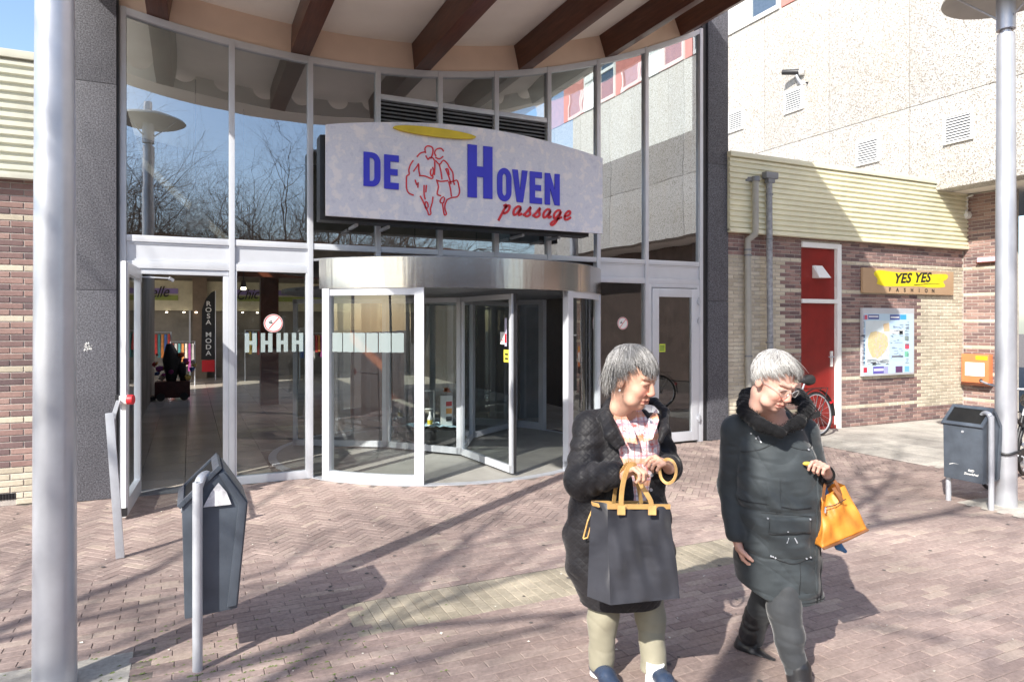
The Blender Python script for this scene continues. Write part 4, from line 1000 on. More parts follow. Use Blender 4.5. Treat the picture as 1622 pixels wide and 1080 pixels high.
MB().box(4.9, 5.3, 3.2, 3.6, 0, 4.4).build('pale_column', plain('pale_column', (.25, .25, .26), .6), it)
for x, y in ((.3, 3.2), (2.9, 3.0), (4.6, 4.5), (1.6, 5.6)):
    dl = emp('ceiling_spot', (x, y, 2.9), 'small round spotlight hanging in the passage at %s' % {.3: 'the left, behind the letters H', 2.9: 'the middle, behind the revolving door', 4.6: 'the right, behind the fixed pane', 1.6: 'the back of the hall'}[x], 'spotlight', 'spotlights in the passage')
    MB().tube([(x, y, 2.2), (x, y, 2.24)], .035, 12).build('lamp_face', M['lamp'], dl); MB().tube([(x, y, 2.24), (x, y, 2.34)], [.045, .03], 12).build('housing', M['black'], dl); MB().tube([(x, y, 2.34), (x, y, 4.9)], .006, 6).build('cable', M['black'], dl)
# shops across the inner street
sf = emp('far_shop', (0, 15.5, 0), 'shop front with purple and green sign band seen through the open door', 'shop')
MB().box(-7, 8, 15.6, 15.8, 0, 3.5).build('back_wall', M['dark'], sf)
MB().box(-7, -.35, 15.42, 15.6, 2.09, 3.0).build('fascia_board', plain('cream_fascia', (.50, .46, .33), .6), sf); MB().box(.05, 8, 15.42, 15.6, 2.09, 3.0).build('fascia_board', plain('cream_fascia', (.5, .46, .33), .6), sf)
for a, b in ((-3.5, -.75), (.55, 6)):
    MB().box(a, b, 15.40, 15.418, 2.60, 2.76).build('purple_band', plain('purple_band', (.24, .18, .42), .5), sf); MB().box(a, b, 15.40, 15.418, 2.40, 2.55).build('green_band', plain('green_band', (.22, .27, .06), .5), sf)
MB().box(-.35, .05, 15.3, 15.6, 0, 3.1).build('pillar', plain('brown_pillar', (.20, .15, .11), .7), sf)
link('shop_lettering', on_wall(text_mesh('Michelle', .46, .002, .004, .5), -1.62, 15.39, 2.60, .78, 1, rot=-.08), M['black'], sf)
link('shop_lettering', on_wall(text_mesh('Chic', .46, .002, .004, .5), 1.2, 15.39, 2.60, .78, 1, rot=-.08), M['black'], sf)
for x in (-2.9, -1.95, -.45, .65, 1.9, 3.1): MB().box(x, x + .05, 15.44, 15.5, 0, 2.09).build('window_mullion', M['alu'], sf)
for k in range(10):
    x = -2.3 + k * .42 + r6.uniform(-.05, .05); MB().tube([(x, 15.3, 2.02), (x, 15.3, 2.05)], .03, 8).build('window_spot', M['lamp'], sf)
# goods racks: each rack a thing with its garments as parts
cols = [(.45, .05, .04), (.06, .12, .32), (.6, .5, .4), (.5, .2, .05), (.05, .2, .2), (.35, .32, .3), (.3, .05, .2), (.6, .45, .1)]
def rack(x, y, wdt, h, label, seed, low=.15):
    q = random.Random(seed); rt = emp('clothes_rack', (x, y, 0), label, 'clothes rack')
    MB().tube([(x - wdt / 2, y, 0), (x - wdt / 2, y, h), (x + wdt / 2, y, h), (x + wdt / 2, y, 0)], .018, 8).build('rack_frame', M['steel'], rt)
    n = int(wdt / .08)
    for k in range(n):
        a = x - wdt / 2 + .05 + k * (wdt - .1) / max(1, n - 1); l = q.uniform(.45, .8); c = q.choice(cols); ww = .05
        MB().add([(a - ww / 2, y - .2, h - .05), (a + ww / 2, y - .2, h - .07), (a + ww / 2, y + .2, h - .05), (a - ww / 2, y + .2, h - .07), (a - ww / 2 - .01, y - .24, h - l), (a + ww / 2 + .01, y - .24, h - l), (a + ww / 2, y + .24, h - l), (a - ww / 2, y + .24, h - l)],
                 [(0, 1, 2, 3), (4, 7, 6, 5), (0, 4, 5, 1), (1, 5, 6, 2), (2, 6, 7, 3), (3, 7, 4, 0)]).build('garment', plain('cloth_%02d_%02d_%02d' % tuple(int(99 * v) for v in c), c, .85, 0, .3, 9), rt)
rack(-1.35, 13.6, .9, 1.45, 'clothes rack of mixed colourful garments outside the far shop, left one', 1); rack(-.45 - .15, 13.0, .6, 1.2, 'lower rack of blue and tan clothes beside the black flag', 2); rack(1.5, 13.8, .9, 1.5, 'clothes rack of mixed garments right of the black flag', 4)
rack(3.0, 13.4, .9, 1.4, 'clothes rack behind the revolving door', 6)
# beach flag
bf = emp('advertising_flag', (.2, 14.6, 0), 'tall black feather flag with pale vertical lettering in front of the far shop', 'flag')
fx, fy = .05, 14.6
pr = [(fx - .17, .62), (fx + .22, .62), (fx + .22, 2.6), (fx + .20, 2.68), (fx + .10, 2.62), (fx - .05, 2.42), (fx - .15, 2.1)]
MB().prism(pr, fy, fy + .01, 'y').build('flag_cloth', M['black'], bf, fix=True); MB().tube([(fx + .225, fy, 0), (fx + .225, fy, 2.68)], .012, 8).build('pole', M['alu'], bf)
MB().box(fx - .15, fx + .20, fy - .02, fy + .02, .25, .6).build('red_panel', M['redsign'], bf)
for k, ch in enumerate('ROSA MODA'):
    if ch != ' ': link('letter', on_wall(text_mesh(ch, .20, .001, .003), fx + .03, fy - .006, 2.28 - k * .185, 1.1, 1, 0), M['white'], bf)
# ride / market cart inside
ck = emp('market_cart', (-.79, 9.2, 0), 'dark red low cart heaped with dark and colourful goods in the passage', 'cart')
MB().box(-1.12, -.42, 8.95, 9.45, .06, .42).build('cart_body', plain('dark_maroon', (.06, .012, .012), .4, 0, .4, 8), ck, bevel=.03)
MB().box(-1.32, -1.10, 9.0, 9.35, .02, .10).build('cart_step', M['black'], ck, bevel=.02)
for x in (-1.0, -.54): MB().tube([(x, 8.94, .09), (x, 8.90, .09)], .085, 14).build('wheel', M['black'], ck)
q = random.Random(8)
MB().tube([(-.80, 9.2, .42), (-.78, 9.2, .9), (-.84, 9.2, 1.25)], [.10, .20, .06], 10).tube([(-.55, 9.2, .4), (-.62, 9.2, .8)], [.06, .12], 10).build('ride_figure', M['black'], ck, smooth=60)
for k in range(26):
    x, z = -1.3 + q.random() * 1.0, .48 + q.random() * .55; r = q.uniform(.03, .075); c = q.choice(cols + [(.65, .12, .03)])
    bm = bmesh.new(); bmesh.ops.create_icosphere(bm, subdivisions=1, radius=r); me = bpy.data.meshes.new('goods'); bm.to_mesh(me); bm.free()
    for v_ in me.vertices: v_.co = v_.co * q.uniform(.7, 1.3)
    me.transform(Matrix.Translation((x, 9.05 + q.random() * .25, z))); link('goods', me, plain('goods_%02d_%02d_%02d' % tuple(int(99 * v) for v in c), c, .6, 0, .3, 9), ck)
# ================================================================== BINS (local frame, origin on the ground)
def make_bin(label, tri):
    b = emp('litter_bin', (0, 0, 0), label, 'litter bin', 'dark grey litter bins on galvanised hoops')
    prof = [(-.108, .245), (.135, .258), (.185, .79), (.072, .968), (-.030, .895), (-.120, .795)]
    def hollow(): pass
    MB().prism(prof, -.175, .185, 'y').build('bin_body', M['bin'], b, bevel=.012, fix=True)
    # side cheeks, slightly proud, and recessed centre panel line
    for y0, y1 in ((-.187, -.1755), (.1855, .197)):
        MB().prism([(.085, .275), (.128, .278), (.176, .79), (.070, .955), (.047, .945), (.138, .785)], y0, y1, 'y').build('side_rib', M['bin'], b, bevel=.003, fix=True)
    # sloping hood with slot on the -X side
    ax, az, bx, bz = -.126, .792, .062, .974
    d = Vector((bx - ax, 0, bz - az)); n_ = Vector((-d.z, 0, d.x)).normalized()
    def hp(t, y, o=0.0): p = Vector((ax, y, az)) + d * t + n_ * o; return tuple(p)
    MB().add([hp(.15, -.155, .012), hp(.85, -.155, .012), hp(.85, .165, .012), hp(.15, .165, .012)], [(0, 1, 2, 3)]).build('slot_opening', plain('slot_black', (.004, .004, .004), .9), b)
    fr = MB()
    for t0, t1, y0, y1 in ((0, .15, -.185, .195), (.85, 1.0, -.185, .195), (.15, .85, -.185, -.155), (.15, .85, .165, .195)):
        fr.add([hp(t0, y0, 0), hp(t1, y0, 0), hp(t1, y1, 0), hp(t0, y1, 0), hp(t0, y0, .022), hp(t1, y0, .022), hp(t1, y1, .022), hp(t0, y1, .022)], [(0, 3, 2, 1), (4, 5, 6, 7), (0, 1, 5, 4), (1, 2, 6, 5), (2, 3, 7, 6), (3, 0, 4, 7)])
    fr.build('hood_rim', M['bin'], b, bevel=.003)
    MB().tube([(-.105, .0, .74), (-.126, .0, .74)], .012, 10).build('lock', M['steel'], b)
    st = MB(); strokes_mb(st, [[(-.16, .40), (.08, .385), (.12, .37)]], .006, 0, .001)
    me = st.mesh('scratch'); me.transform(Matrix.Translation((-.1105, .01, .02)) @ Matrix.Rotation(PI / 2, 4, 'Z')); link('scratch', me, M['white'], b)
    # small white lettering low on the slot side
    for k, (tx, sz, zz) in enumerate((('RSD', .030, .36), ('Zwerfafval', .030, .325))):
        tm = text_mesh(tx, sz, .0004, .0008, .2); tm.transform(Matrix.Translation((-.1118, -.07, zz)) @ Matrix.Rotation(-PI / 2, 4, 'Z') @ Matrix.Rotation(PI / 2, 4, 'X')); link('lettering', tm, M['white'], b)
    hoop = [(-.05, -.212, -.02), (-.05, -.212, .84), (-.045, -.205, .90), (-.03, -.175, .935), (.0, -.12, .93), (.01, -.06, .86), (.01, .06, .80), (-.03, .12, .78), (-.05, .17, .70), (-.05, .175, -.02)]
    hoop = [(x - .0 + (.035 if .85 < z else 0) * 0, y, z) for x, y, z in hoop]
    MB().tube(smooth_line(hoop, 3), .0235, 14).build('hoop', M['steel'], b, smooth=60)
    if tri:
        MB().prism([(-.025, .79), (.105, .79), (.082, .855), (.045, .905), (.01, .86)], -.1885, -.1882, 'y').build('white_sticker', plain('worn_white_sticker', (.62, .62, .64), .6, 0, .25, 40), b, fix=True)
    return b
binL = make_bin('dark grey litter bin with a white triangular sticker, beside the left silver pole', True)
binL.location = (-.345, -3.875, 0)
binR = copy_tree(binL); binR['label'] = 'dark grey litter bin with white print on its front, beside the right lamp post'; binR.location = (6.225, -3.80, 0); binR.rotation_euler = (0, 0, 0); binR.scale = (1, 1, .93)
for c in list(binR.children):
    if c.name.startswith('white_sticker'): bpy.data.objects.remove(c)
for c in list(binL.children):
    if c.name.startswith('lettering') or c.name.startswith('scratch'): bpy.data.objects.remove(c)

# ================================================================== LAMP POSTS
def make_post(label):
    p = emp('lamp_post', (0, 0, 0), label, 'lamp post', 'silver lamp posts with round disc reflectors')
    MB().lathe([(.09, -.02), (.088, .5), (.086, 1.4), (.082, 2.6), (.073, 4.36), (.070, 4.40), (.045, 4.41)], (0, 0, 0), 40).build('pole', M['pole'], p, smooth=50)
    MB().tube([(0, 0, 4.38), (0, 0, 4.50)], .044, 24).build('neck', M['pole'], p, smooth=50)
    MB().lathe([(.05, 4.44), (.078, 4.44), (.078, 4.73), (.05, 4.735)], (0, 0, 0), 32).build('sleeve', M['pole'], p, smooth=50)
    MB().lathe([(.001, 4.86), (.2, 4.855), (.40, 4.83), (.50, 4.79), (.515, 4.765), (.50, 4.76), (.40, 4.80), (.2, 4.825), (.001, 4.83)], (0, 0, 0), 48).build('disc_reflector', plain('reflector_underside', (.42, .42, .40), .5, .1, .06, 4), p, smooth=50)
    for k in range(3):
        a = rad(20 + 120 * k); ca, sa = math.cos(a), math.sin(a)
        MB().tube([(.075 * ca, .075 * sa, 4.55), (.42 * ca, .42 * sa, 4.79)], .009, 8).build('strut', M['steel'], p)
    a = rad(200); MB().tube([(.36 * math.cos(a), .36 * math.sin(a), 4.80), (.36 * math.cos(a), .36 * math.sin(a), 4.745)], [.06, .045], 16).build('lamp_holder', M['beam'], p)
    MB().lathe([(.001, 5.08), (.05, 5.06), (.06, 4.98), (.05, 4.87), (.001, 4.86)], (0, 0, 0), 20).build('top_cap', M['pole'], p, smooth=50)
    return p
pl = make_post('thick silver post at the left edge of the picture, in front of the granite pier'); pl.location = (-1.0, -3.97, 0)
prr = copy_tree(pl); prr['label'] = 'silver lamp post with a disc reflector on top, beside the right litter bin'; prr.location = (6.475, -3.97, 0)
lk = emp('cable_lock', (6.475, -3.97, .44), 'black chain lock looped round the foot of the right lamp post', 'lock')
MB().tube([(6.475 + .10 * math.cos(a), -3.97 + .10 * math.sin(a), .50 + .012 * math.sin(3 * a)) for a in [2 * PI * k / 26 for k in range(26)]], .013, 8, closed=True).build('chain', M['black'], lk, smooth=60)
MB().tube([(6.57, -3.93, .50), (6.62, -3.9, .53), (6.60, -3.92, .57)], .016, 8).build('lock_body', M['black'], lk)
MB().tube(smooth_line([(6.56, -3.99, .98), (6.62, -3.97, .99), (6.75, -3.9, 1.0), (6.9, -3.82, .96)], 4), .011, 8).build('handlebar_end', M['steel'], lk, smooth=60)

# ================================================================== BICYCLES
def make_bike(label):
    b = emp('bicycle', (0, 0, 0), label, 'bicycle', 'parked black city bicycles')
    R = .335
    def wheel(cx, nm):
        w_ = emp(nm); w_.parent = b; ORG[w_] = Vector((0, 0, 0))
        circ = lambda r, n=36: [(cx + r * math.cos(2 * PI * k / n), 0, R + r * math.sin(2 * PI * k / n)) for k in range(n)]
        MB().tube(circ(R - .018), .019, 8, closed=True).build('tyre', M['black'], w_, smooth=60)
        MB().tube(circ(R - .042), .010, 6, closed=True).build('rim', M['steel'], w_, smooth=60)
        s = MB()
        for k in range(18):
            a = 2 * PI * k / 18; s.tube([(cx + .02 * math.cos(a + 1.2), .025 * (-1) ** k, R + .02 * math.sin(a + 1.2)), (cx + (R - .045) * math.cos(a), 0, R + (R - .045) * math.sin(a))], .0016, 4, caps=False)
        s.build('spokes', M['steel'], w_)
        MB().tube([(cx, -.05, R), (cx, .05, R)], .028, 12).build('hub', M['steel'], w_, smooth=60)
    wheel(0, 'wheel'); wheel(-1.06, 'wheel')
    f = MB(); bb = (-.44, 0, .28); se = (-.28, 0, .70); hd = (-.87, 0, .86); hb = (-.90, 0, .66)
    f.tube([bb, se], .017, 8).tube([bb, hb], .019, 8).tube([(-.32, 0, .60), hd], .017, 8).tube([hb, hd], .02, 8)
    for s in (-1, 1): f.tube([(0, s * .06, R), (-.40, s * .05, .29)], .011, 8).tube([(0, s * .06, R), (-.29, s * .02, .66)], .009, 8).tube([(-1.06, s * .055, R), (-.905, s * .03, .65)], .013, 8)
    f.build('frame', M['black'], b, smooth=60)
    MB().tube([se, (-.20, 0, .83)], .013, 8).build('seat_post', M['steel'], b)
    MB().tube([(-.32, 0, .845), (-.24, 0, .845), (-.14, 0, .85), (-.05, 0, .855)], [.022, .04, .085, .075], 12).build('saddle', M['black'], b, smooth=60).scale = (1, 1, 1)
    MB().tube([hd, (-.86, 0, 1.02)], .014, 8).tube(smooth_line([(-.70, -.29, 1.06), (-.80, -.25, 1.06), (-.88, -.1, 1.04), (-.88, .1, 1.04), (-.80, .25, 1.06), (-.70, .29, 1.06)], 4), .011, 8).build('handlebar', M['steel'], b, smooth=60)
    for s in (-1, 1): MB().tube([(-.79, s * .26, 1.06), (-.67, s * .30, 1.06)], .017, 8).build('grip', M['black'], b)
    fen = [(.0 + .372 * math.cos(a), 0, R + .372 * math.sin(a)) for a in [rad(-8 + 150 * k / 20) for k in range(21)]]
    mb = MB()
    for k in range(20):
        p, q = fen[k], fen[k + 1]; mb.add([(p[0], -.028, p[2]), (q[0], -.028, q[2]), (q[0], .028, q[2]), (p[0], .028, p[2])], [(0, 1, 2, 3)])
    mb.build('mudguard', M['black'], b)
    fen = [(-1.06 + .372 * math.cos(a), 0, R + .372 * math.sin(a)) for a in [rad(30 + 120 * k / 20) for k in range(21)]]; mb = MB()
    for k in range(20):
        p, q = fen[k], fen[k + 1]; mb.add([(p[0], -.028, p[2]), (q[0], -.028, q[2]), (q[0], .028, q[2]), (p[0], .028, p[2])], [(0, 1, 2, 3)])
    mb.build('mudguard', M['black'], b)
    rk = MB()
    for s in (-1, 1): rk.tube([(-.22, s * .06, .72), (.22, s * .06, .72), (0, s * .075, .36)], .007, 6)
    for x in (-.1, .0, .1, .2): rk.tube([(x, -.06, .72), (x, .06, .72)], .006, 6)
    rk.build('luggage_rack', M['black'], b)
    MB().prism([(-.47, .22), (-.02, .30), (-.02, .38), (-.47, .35)], -.075, -.055, 'y').build('chain_guard', M['black'], b, fix=True)
    MB().tube([(-.44, -.08, .28), (-.44, .08, .28)], .012, 8).tube([(-.44, -.09, .28), (-.36, -.09, .14)], .009, 6).box(-.41, -.31, -.16, -.09, .13, .15).build('crank', M['steel'], b)
    MB().tube([(.33, 0, .50), (.36, 0, .50)], .028, 10).build('tail_light', M['redsign'], b); MB().tube([(-.98, 0, .80), (-1.03, 0, .80)], .035, 10).build('headlight', M['steel'], b)
    return b
bk = make_bike('black city bicycle leaning by the red door behind the woman in the hooded coat')
bk.location = (8.13, -.46, 0); bk.rotation_euler = (rad(-6), 0, rad(2))
bk2 = copy_tree(bk); bk2['label'] = 'bicycle cut off by the right edge, chained to the right lamp post'; bk2.location = (8.05, -3.30, 0); bk2.rotation_euler = (rad(5), 0, rad(12))

# ================================================================== TREES, HOUSES ACROSS THE SQUARE (seen in the glass, shading the paving)
M['bark'] = plain('tree_bark', (.15, .095, .065), .9, 0, .35, 8, .5, 40)
def tree(loc, h0, h, r0, seed, label, depth=5, spread=1.0, group=None, kids=4):
    q = random.Random(seed); rt = emp('bare_tree', loc, label, 'tree', group); L0 = Vector(loc)
    tr = MB(); br = MB(); br2 = MB()
    top = L0 + Vector((q.uniform(-.2, .2), q.uniform(-.2, .2), h0))
    tr.tube([L0 + Vector((0, 0, -.1)), L0 + Vector((0, 0, .3)), (L0 + top) / 2 + Vector((q.uniform(-.1, .1), q.uniform(-.1, .1), 0)), top], [r0 * 1.35, r0, r0 * .88, r0 * .75], 12)
    def grow(p, d, l, r, lev):
        pts = [p]; n = 3; dd = d.copy()
        for k in range(n):
            dd = (dd + Vector((q.gauss(0, .13), q.gauss(0, .13), q.gauss(.05, .1)))).normalized(); pts.append(pts[-1] + dd * l / n)
        rs = [r, r * .85, r * .72, r * .58]
        (br if lev > 2 else br2).tube(pts, rs, 7 if lev > 3 else (5 if lev > 1 else 3), caps=False)
        if lev == 0: return
        for k in range(q.choice((3, kids)) if lev > 1 else kids):
            i = q.choice((1, 2, 3, 3)); a = q.uniform(0, 2 * PI); o = dd.orthogonal().normalized(); o = Matrix.Rotation(a, 3, dd) @ o
            grow(pts[i], (dd + o * q.uniform(.5, 1.05) * spread).normalized(), l * q.uniform(.58, .8), rs[i] * q.uniform(.55, .75), lev - 1)
    for k in range(5):
        a = 2 * PI * k / 5 + q.uniform(-.3, .3)
        grow(top + Vector((0, 0, -q.uniform(0, h0 * .15))), Vector((math.cos(a) * .75 * spread, math.sin(a) * .75 * spread, 1)).normalized(), (h - h0) * .42, r0 * .5, depth)
    tr.build('trunk', M['bark'], rt, smooth=60); br.build('limbs', M['bark'], rt, smooth=60); tw = br2.build('twigs', M['bark'], rt); tw['kind'] = 'stuff'
    return rt
tree((-6.3, -7.2, 0), 3.0, 9.5, .17, 1, 'bare plane tree behind the camera to the left, nearest the arcade', 5, 1.0, 'bare trees on the square')
tree((-3.06, -8.54, 0), 7.2, 12.0, .125, 2, 'tall bare tree just behind the camera, with a long straight trunk', 4, .9, 'bare trees on the square')
tree((-7.6, -12.5, 0), 3.2, 10.5, .18, 3, 'bare tree farther back on the square, left', 5, 1.0, 'bare trees on the square')
far0 = tree((-12.5, -22, 0), 1.4, 11.0, .2, 5, 'bushy bare tree in front of the brick houses, leftmost', 5, 1.1, 'bare trees on the square', 5)
lbs = ['bushy bare tree in front of the brick houses, second from left', 'bushy bare tree in front of the brick houses, third from left', 'bushy bare tree in front of the brick houses, fourth from left', 'bushy bare tree in front of the brick houses, fifth from left', 'bushy bare tree in front of the brick houses, sixth from left', 'bushy bare tree in front of the brick houses, rightmost']
for k, x in enumerate((-9.4, -6.2, -3.2, .3, 3.8, 7.8)):
    c = copy_tree(far0); c.location = (x, -22 + 2.0 * math.sin(k * 2.3), 0); c.rotation_euler = (0, 0, k * 1.3 + .5); c.scale = (1, 1, .8 + .25 * ((k * 37) % 10) / 10); c['label'] = lbs[k]
for k, x in enumerate((-14.5, -11.2, -8.0, -4.8, -1.4, 2.0, 5.8, 9.6)):
    c = copy_tree(far0); c.location = (x, -30 + 2.0 * math.sin(k * 1.7), 0); c.rotation_euler = (0, 0, k * 2.1 + 1.1); c.scale = (1.05, 1.05, .85 + .05 * (k % 4)); c['label'] = 'bushy bare tree in the back row by the brick houses, ' + ('leftmost', 'second from left', 'third from left', 'fourth from left', 'fifth from left', 'sixth from left', 'seventh from left', 'rightmost')[k]
hs = emp('brick_house_row', (-2, -42, 0), 'long low red brick house row across the square, mirrored in the glass', 'houses')
MB().box(-30, 22, -48, -42, 0, 4.8).build('wall', plain('red_brown_brick_wall', (.22, .09, .06), .9, 0, .3, 3), hs)
MB().prism([(-49, 4.8), (-41.5, 4.8), (-45, 7.8)], -30.5, 22.5, 'x').build('roof', plain('orange_roof_tiles', (.28, .10, .05), .8, 0, .2, 6), hs, fix=True)
wm = MB().box(-.55, .55, -.06, .0, 0, 1.3).mesh('window'); wm.materials.append(M['white'])
gm_ = MB().box(-.45, .45, -.0, .02, .1, 1.2).mesh('pane'); gm_.materials.append(plain('dark_pane', (.03, .035, .04), .1))
for i in range(17):
    for z in (.9, 3.0):
        o = bpy.data.objects.new('window', wm); COL.objects.link(o); o.parent = hs; o.location = (-27 + i * 3.0, 42 - 42 + .06, z)
        o.location.x += 2; p_ = bpy.data.objects.new('pane', gm_); COL.objects.link(p_); p_.parent = o
# ================================================================== PEOPLE (signed-distance modelling, one continuous body mesh each)
import openvdb as vdb
def sm(a, b, k):
    h = np.clip(.5 + .5 * (b - a) / k, 0, 1); return b * (1 - h) + a * h - k * h * (1 - h)
class SDF:
    def __init__(s, lo, hi, vx):
        s.lo = np.array(lo, float); s.vx = vx; s.n = np.ceil((np.array(hi) - s.lo) / vx).astype(int) + 1
        s.D = np.full(s.n, .08, np.float32)
    def sub(s, lo, hi):
        a = np.clip(np.floor((np.array(lo) - s.lo) / s.vx).astype(int), 0, s.n - 1); b = np.clip(np.ceil((np.array(hi) - s.lo) / s.vx).astype(int) + 1, 1, s.n)
        ax = [(s.lo[i] + np.arange(a[i], b[i]) * s.vx).astype(np.float32) for i in range(3)]
        sl_ = tuple(slice(a[i], b[i]) for i in range(3))
        return sl_, ax[0][:, None, None], ax[1][None, :, None], ax[2][None, None, :]
    def op(s, lo, hi, fn, k=.012, mode='add', pad=.05):
        lo = np.array(lo) - pad; hi = np.array(hi) + pad
        q, X, Y, Z = s.sub(lo, hi)
        if any(v.stop <= v.start for v in q): return s
        d = fn(X, Y, Z).astype(np.float32); d = np.broadcast_to(d, s.D[q].shape)
        if mode == 'add': s.D[q] = sm(s.D[q], d, k) if k > 0 else np.minimum(s.D[q], d)
        elif mode == 'cut': s.D[q] = -sm(-s.D[q], d, k)
        elif mode == 'disp': s.D[q] = s.D[q] + d
        return s
    def cone(s, a, b, ra, rb, k=.012, mode='add', fold=None, T=None):
        a = np.array(a, float); b = np.array(b, float); v = b - a; L2 = max(1e-9, v @ v); r = max(ra, rb)
        def fn(X, Y, Z):
            t = np.clip(((X - a[0]) * v[0] + (Y - a[1]) * v[1] + (Z - a[2]) * v[2]) / L2, 0, 1)
            d = np.sqrt((X - a[0] - t * v[0]) ** 2 + (Y - a[1] - t * v[1]) ** 2 + (Z - a[2] - t * v[2]) ** 2) - (ra + (rb - ra) * t)
            if fold: d = d + fold[0] * np.sin(fold[1] * t * math.sqrt(L2) + fold[2] + 3 * np.sin(14 * (X + Y - Z * .5))) * np.clip(np.sin(t * 3.1), .3, 1)
            return d
        return s.op(np.minimum(a, b) - r, np.maximum(a, b) + r, fn, k, mode)
    def chain(s, pts, rs, k=.012, **kw):
        for i in range(len(pts) - 1): s.cone(pts[i], pts[i + 1], rs[i], rs[i + 1], k, **kw)
        return s
    def ell(s, c, r, k=.012, mode='add', B=None):
        c = np.array(c, float); r = np.array(r, float); m = r.max(); 
        def fn(X, Y, Z):
            dx, dy, dz = X - c[0], Y - c[1], Z - c[2]
            if B is not None: dx, dy, dz = (dx * B[i][0] + dy * B[i][1] + dz * B[i][2] for i in range(3))
            q1 = np.sqrt((dx / r[0]) ** 2 + (dy / r[1]) ** 2 + (dz / r[2]) ** 2); q2 = np.sqrt((dx / r[0] ** 2) ** 2 + (dy / r[1] ** 2) ** 2 + (dz / r[2] ** 2) ** 2) + 1e-6
            return q1 * (q1 - 1) / q2
        return s.op(c - m, c + m, fn, k, mode)
    def loft(s, keys, k=.02, fold=None, pw=2.3):
        keys = sorted(keys); K = np.array(keys); z0, z1 = K[0, 0], K[-1, 0]
        def ip(Z, j): return np.interp(Z, K[:, 0], K[:, j])
        Zs = np.linspace(z0, z1, 200); 
        sm_ = [np.convolve(np.pad(np.interp(Zs, K[:, 0], K[:, j]), 7, mode='edge'), np.ones(15) / 15, 'valid') for j in range(1, 5)]
        def fn(X, Y, Z):
            cx, cy, rx, ry = (np.interp(Z, Zs, q).astype(np.float32) for q in sm_)
            q = (np.abs((X - cx) / rx) ** pw + np.abs((Y - cy) / ry) ** pw) ** (1 / pw)
            d = (q - 1) * np.minimum(rx, ry) * .92
            if fold is not None: d = d + fold(X, Y, Z)
            return np.maximum(d, np.maximum(z0 - Z, Z - z1))
        r = K[:, 3:5].max(); return s.op((K[:, 1].min() - r, K[:, 2].min() - r, z0), (K[:, 1].max() + r, K[:, 2].max() + r, z1), fn, k)
    def mesh(s, name):
        g_ = vdb.FloatGrid(.08); g_.copyFromArray(s.D); g_.transform = vdb.createLinearTransform(voxelSize=s.vx)
        pts, quads = g_.convertToQuads(isovalue=0.0)
        pts = np.array(pts, dtype=np.float64) + s.lo; q = np.array(quads)
        # keep outward orientation
        a = pts[q[:, 0]]; n_ = np.cross(pts[q[:, 1]] - a, pts[q[:, 2]] - a); vol = np.einsum('ij,ij->i', a - pts.mean(0), n_).sum()
        if vol < 0: q = q[:, ::-1]
        me = bpy.data.meshes.new(name); me.vertices.add(len(pts)); me.vertices.foreach_set('co', pts.ravel())
        me.loops.add(len(q) * 4); me.loops.foreach_set('vertex_index', q.ravel().astype(np.int32)); me.polygons.add(len(q))
        me.polygons.foreach_set('loop_start', np.arange(0, len(q) * 4, 4, dtype=np.int32)); me.update(calc_edges=True); me.validate(); me.shade_smooth(); return me

class Fig:
    """local frame: x to the right of the camera, y away from it, z up"""
    def __init__(s, a0, d0): s.a0, s.d0 = a0, d0
    def p(s, px, py, d): return np.array(((px - 811) / FOC * d - s.a0, d - s.d0, 1.70 - (py - HOR) / FOC * d))
    def place(s): return (CAM[0] + s.a0 * RGT[0] + s.d0 * FWD[0], CAM[1] + s.a0 * RGT[1] + s.d0 * FWD[1], 0), math.atan2(RGT[1], RGT[0])
class Head:
    def __init__(s, c, yaw, pitch, sc, roll=0):
        y, p = rad(yaw), rad(pitch); s.c = np.array(c); s.s = sc
        f = np.array((math.sin(y) * math.cos(p), -math.cos(y) * math.cos(p), -math.sin(p))); sd = np.array((math.cos(y), math.sin(y), 0)); u = np.cross(f, sd)
        cr, sr = math.cos(rad(roll)), math.sin(rad(roll)); s.B = np.array((sd * cr + u * sr, f, u * cr - sd * sr))
    def w(s, p): return s.c + (np.array(p, float) * s.s) @ s.B
    def loc(s, P): return ((P - s.c) @ s.B.T) / s.s
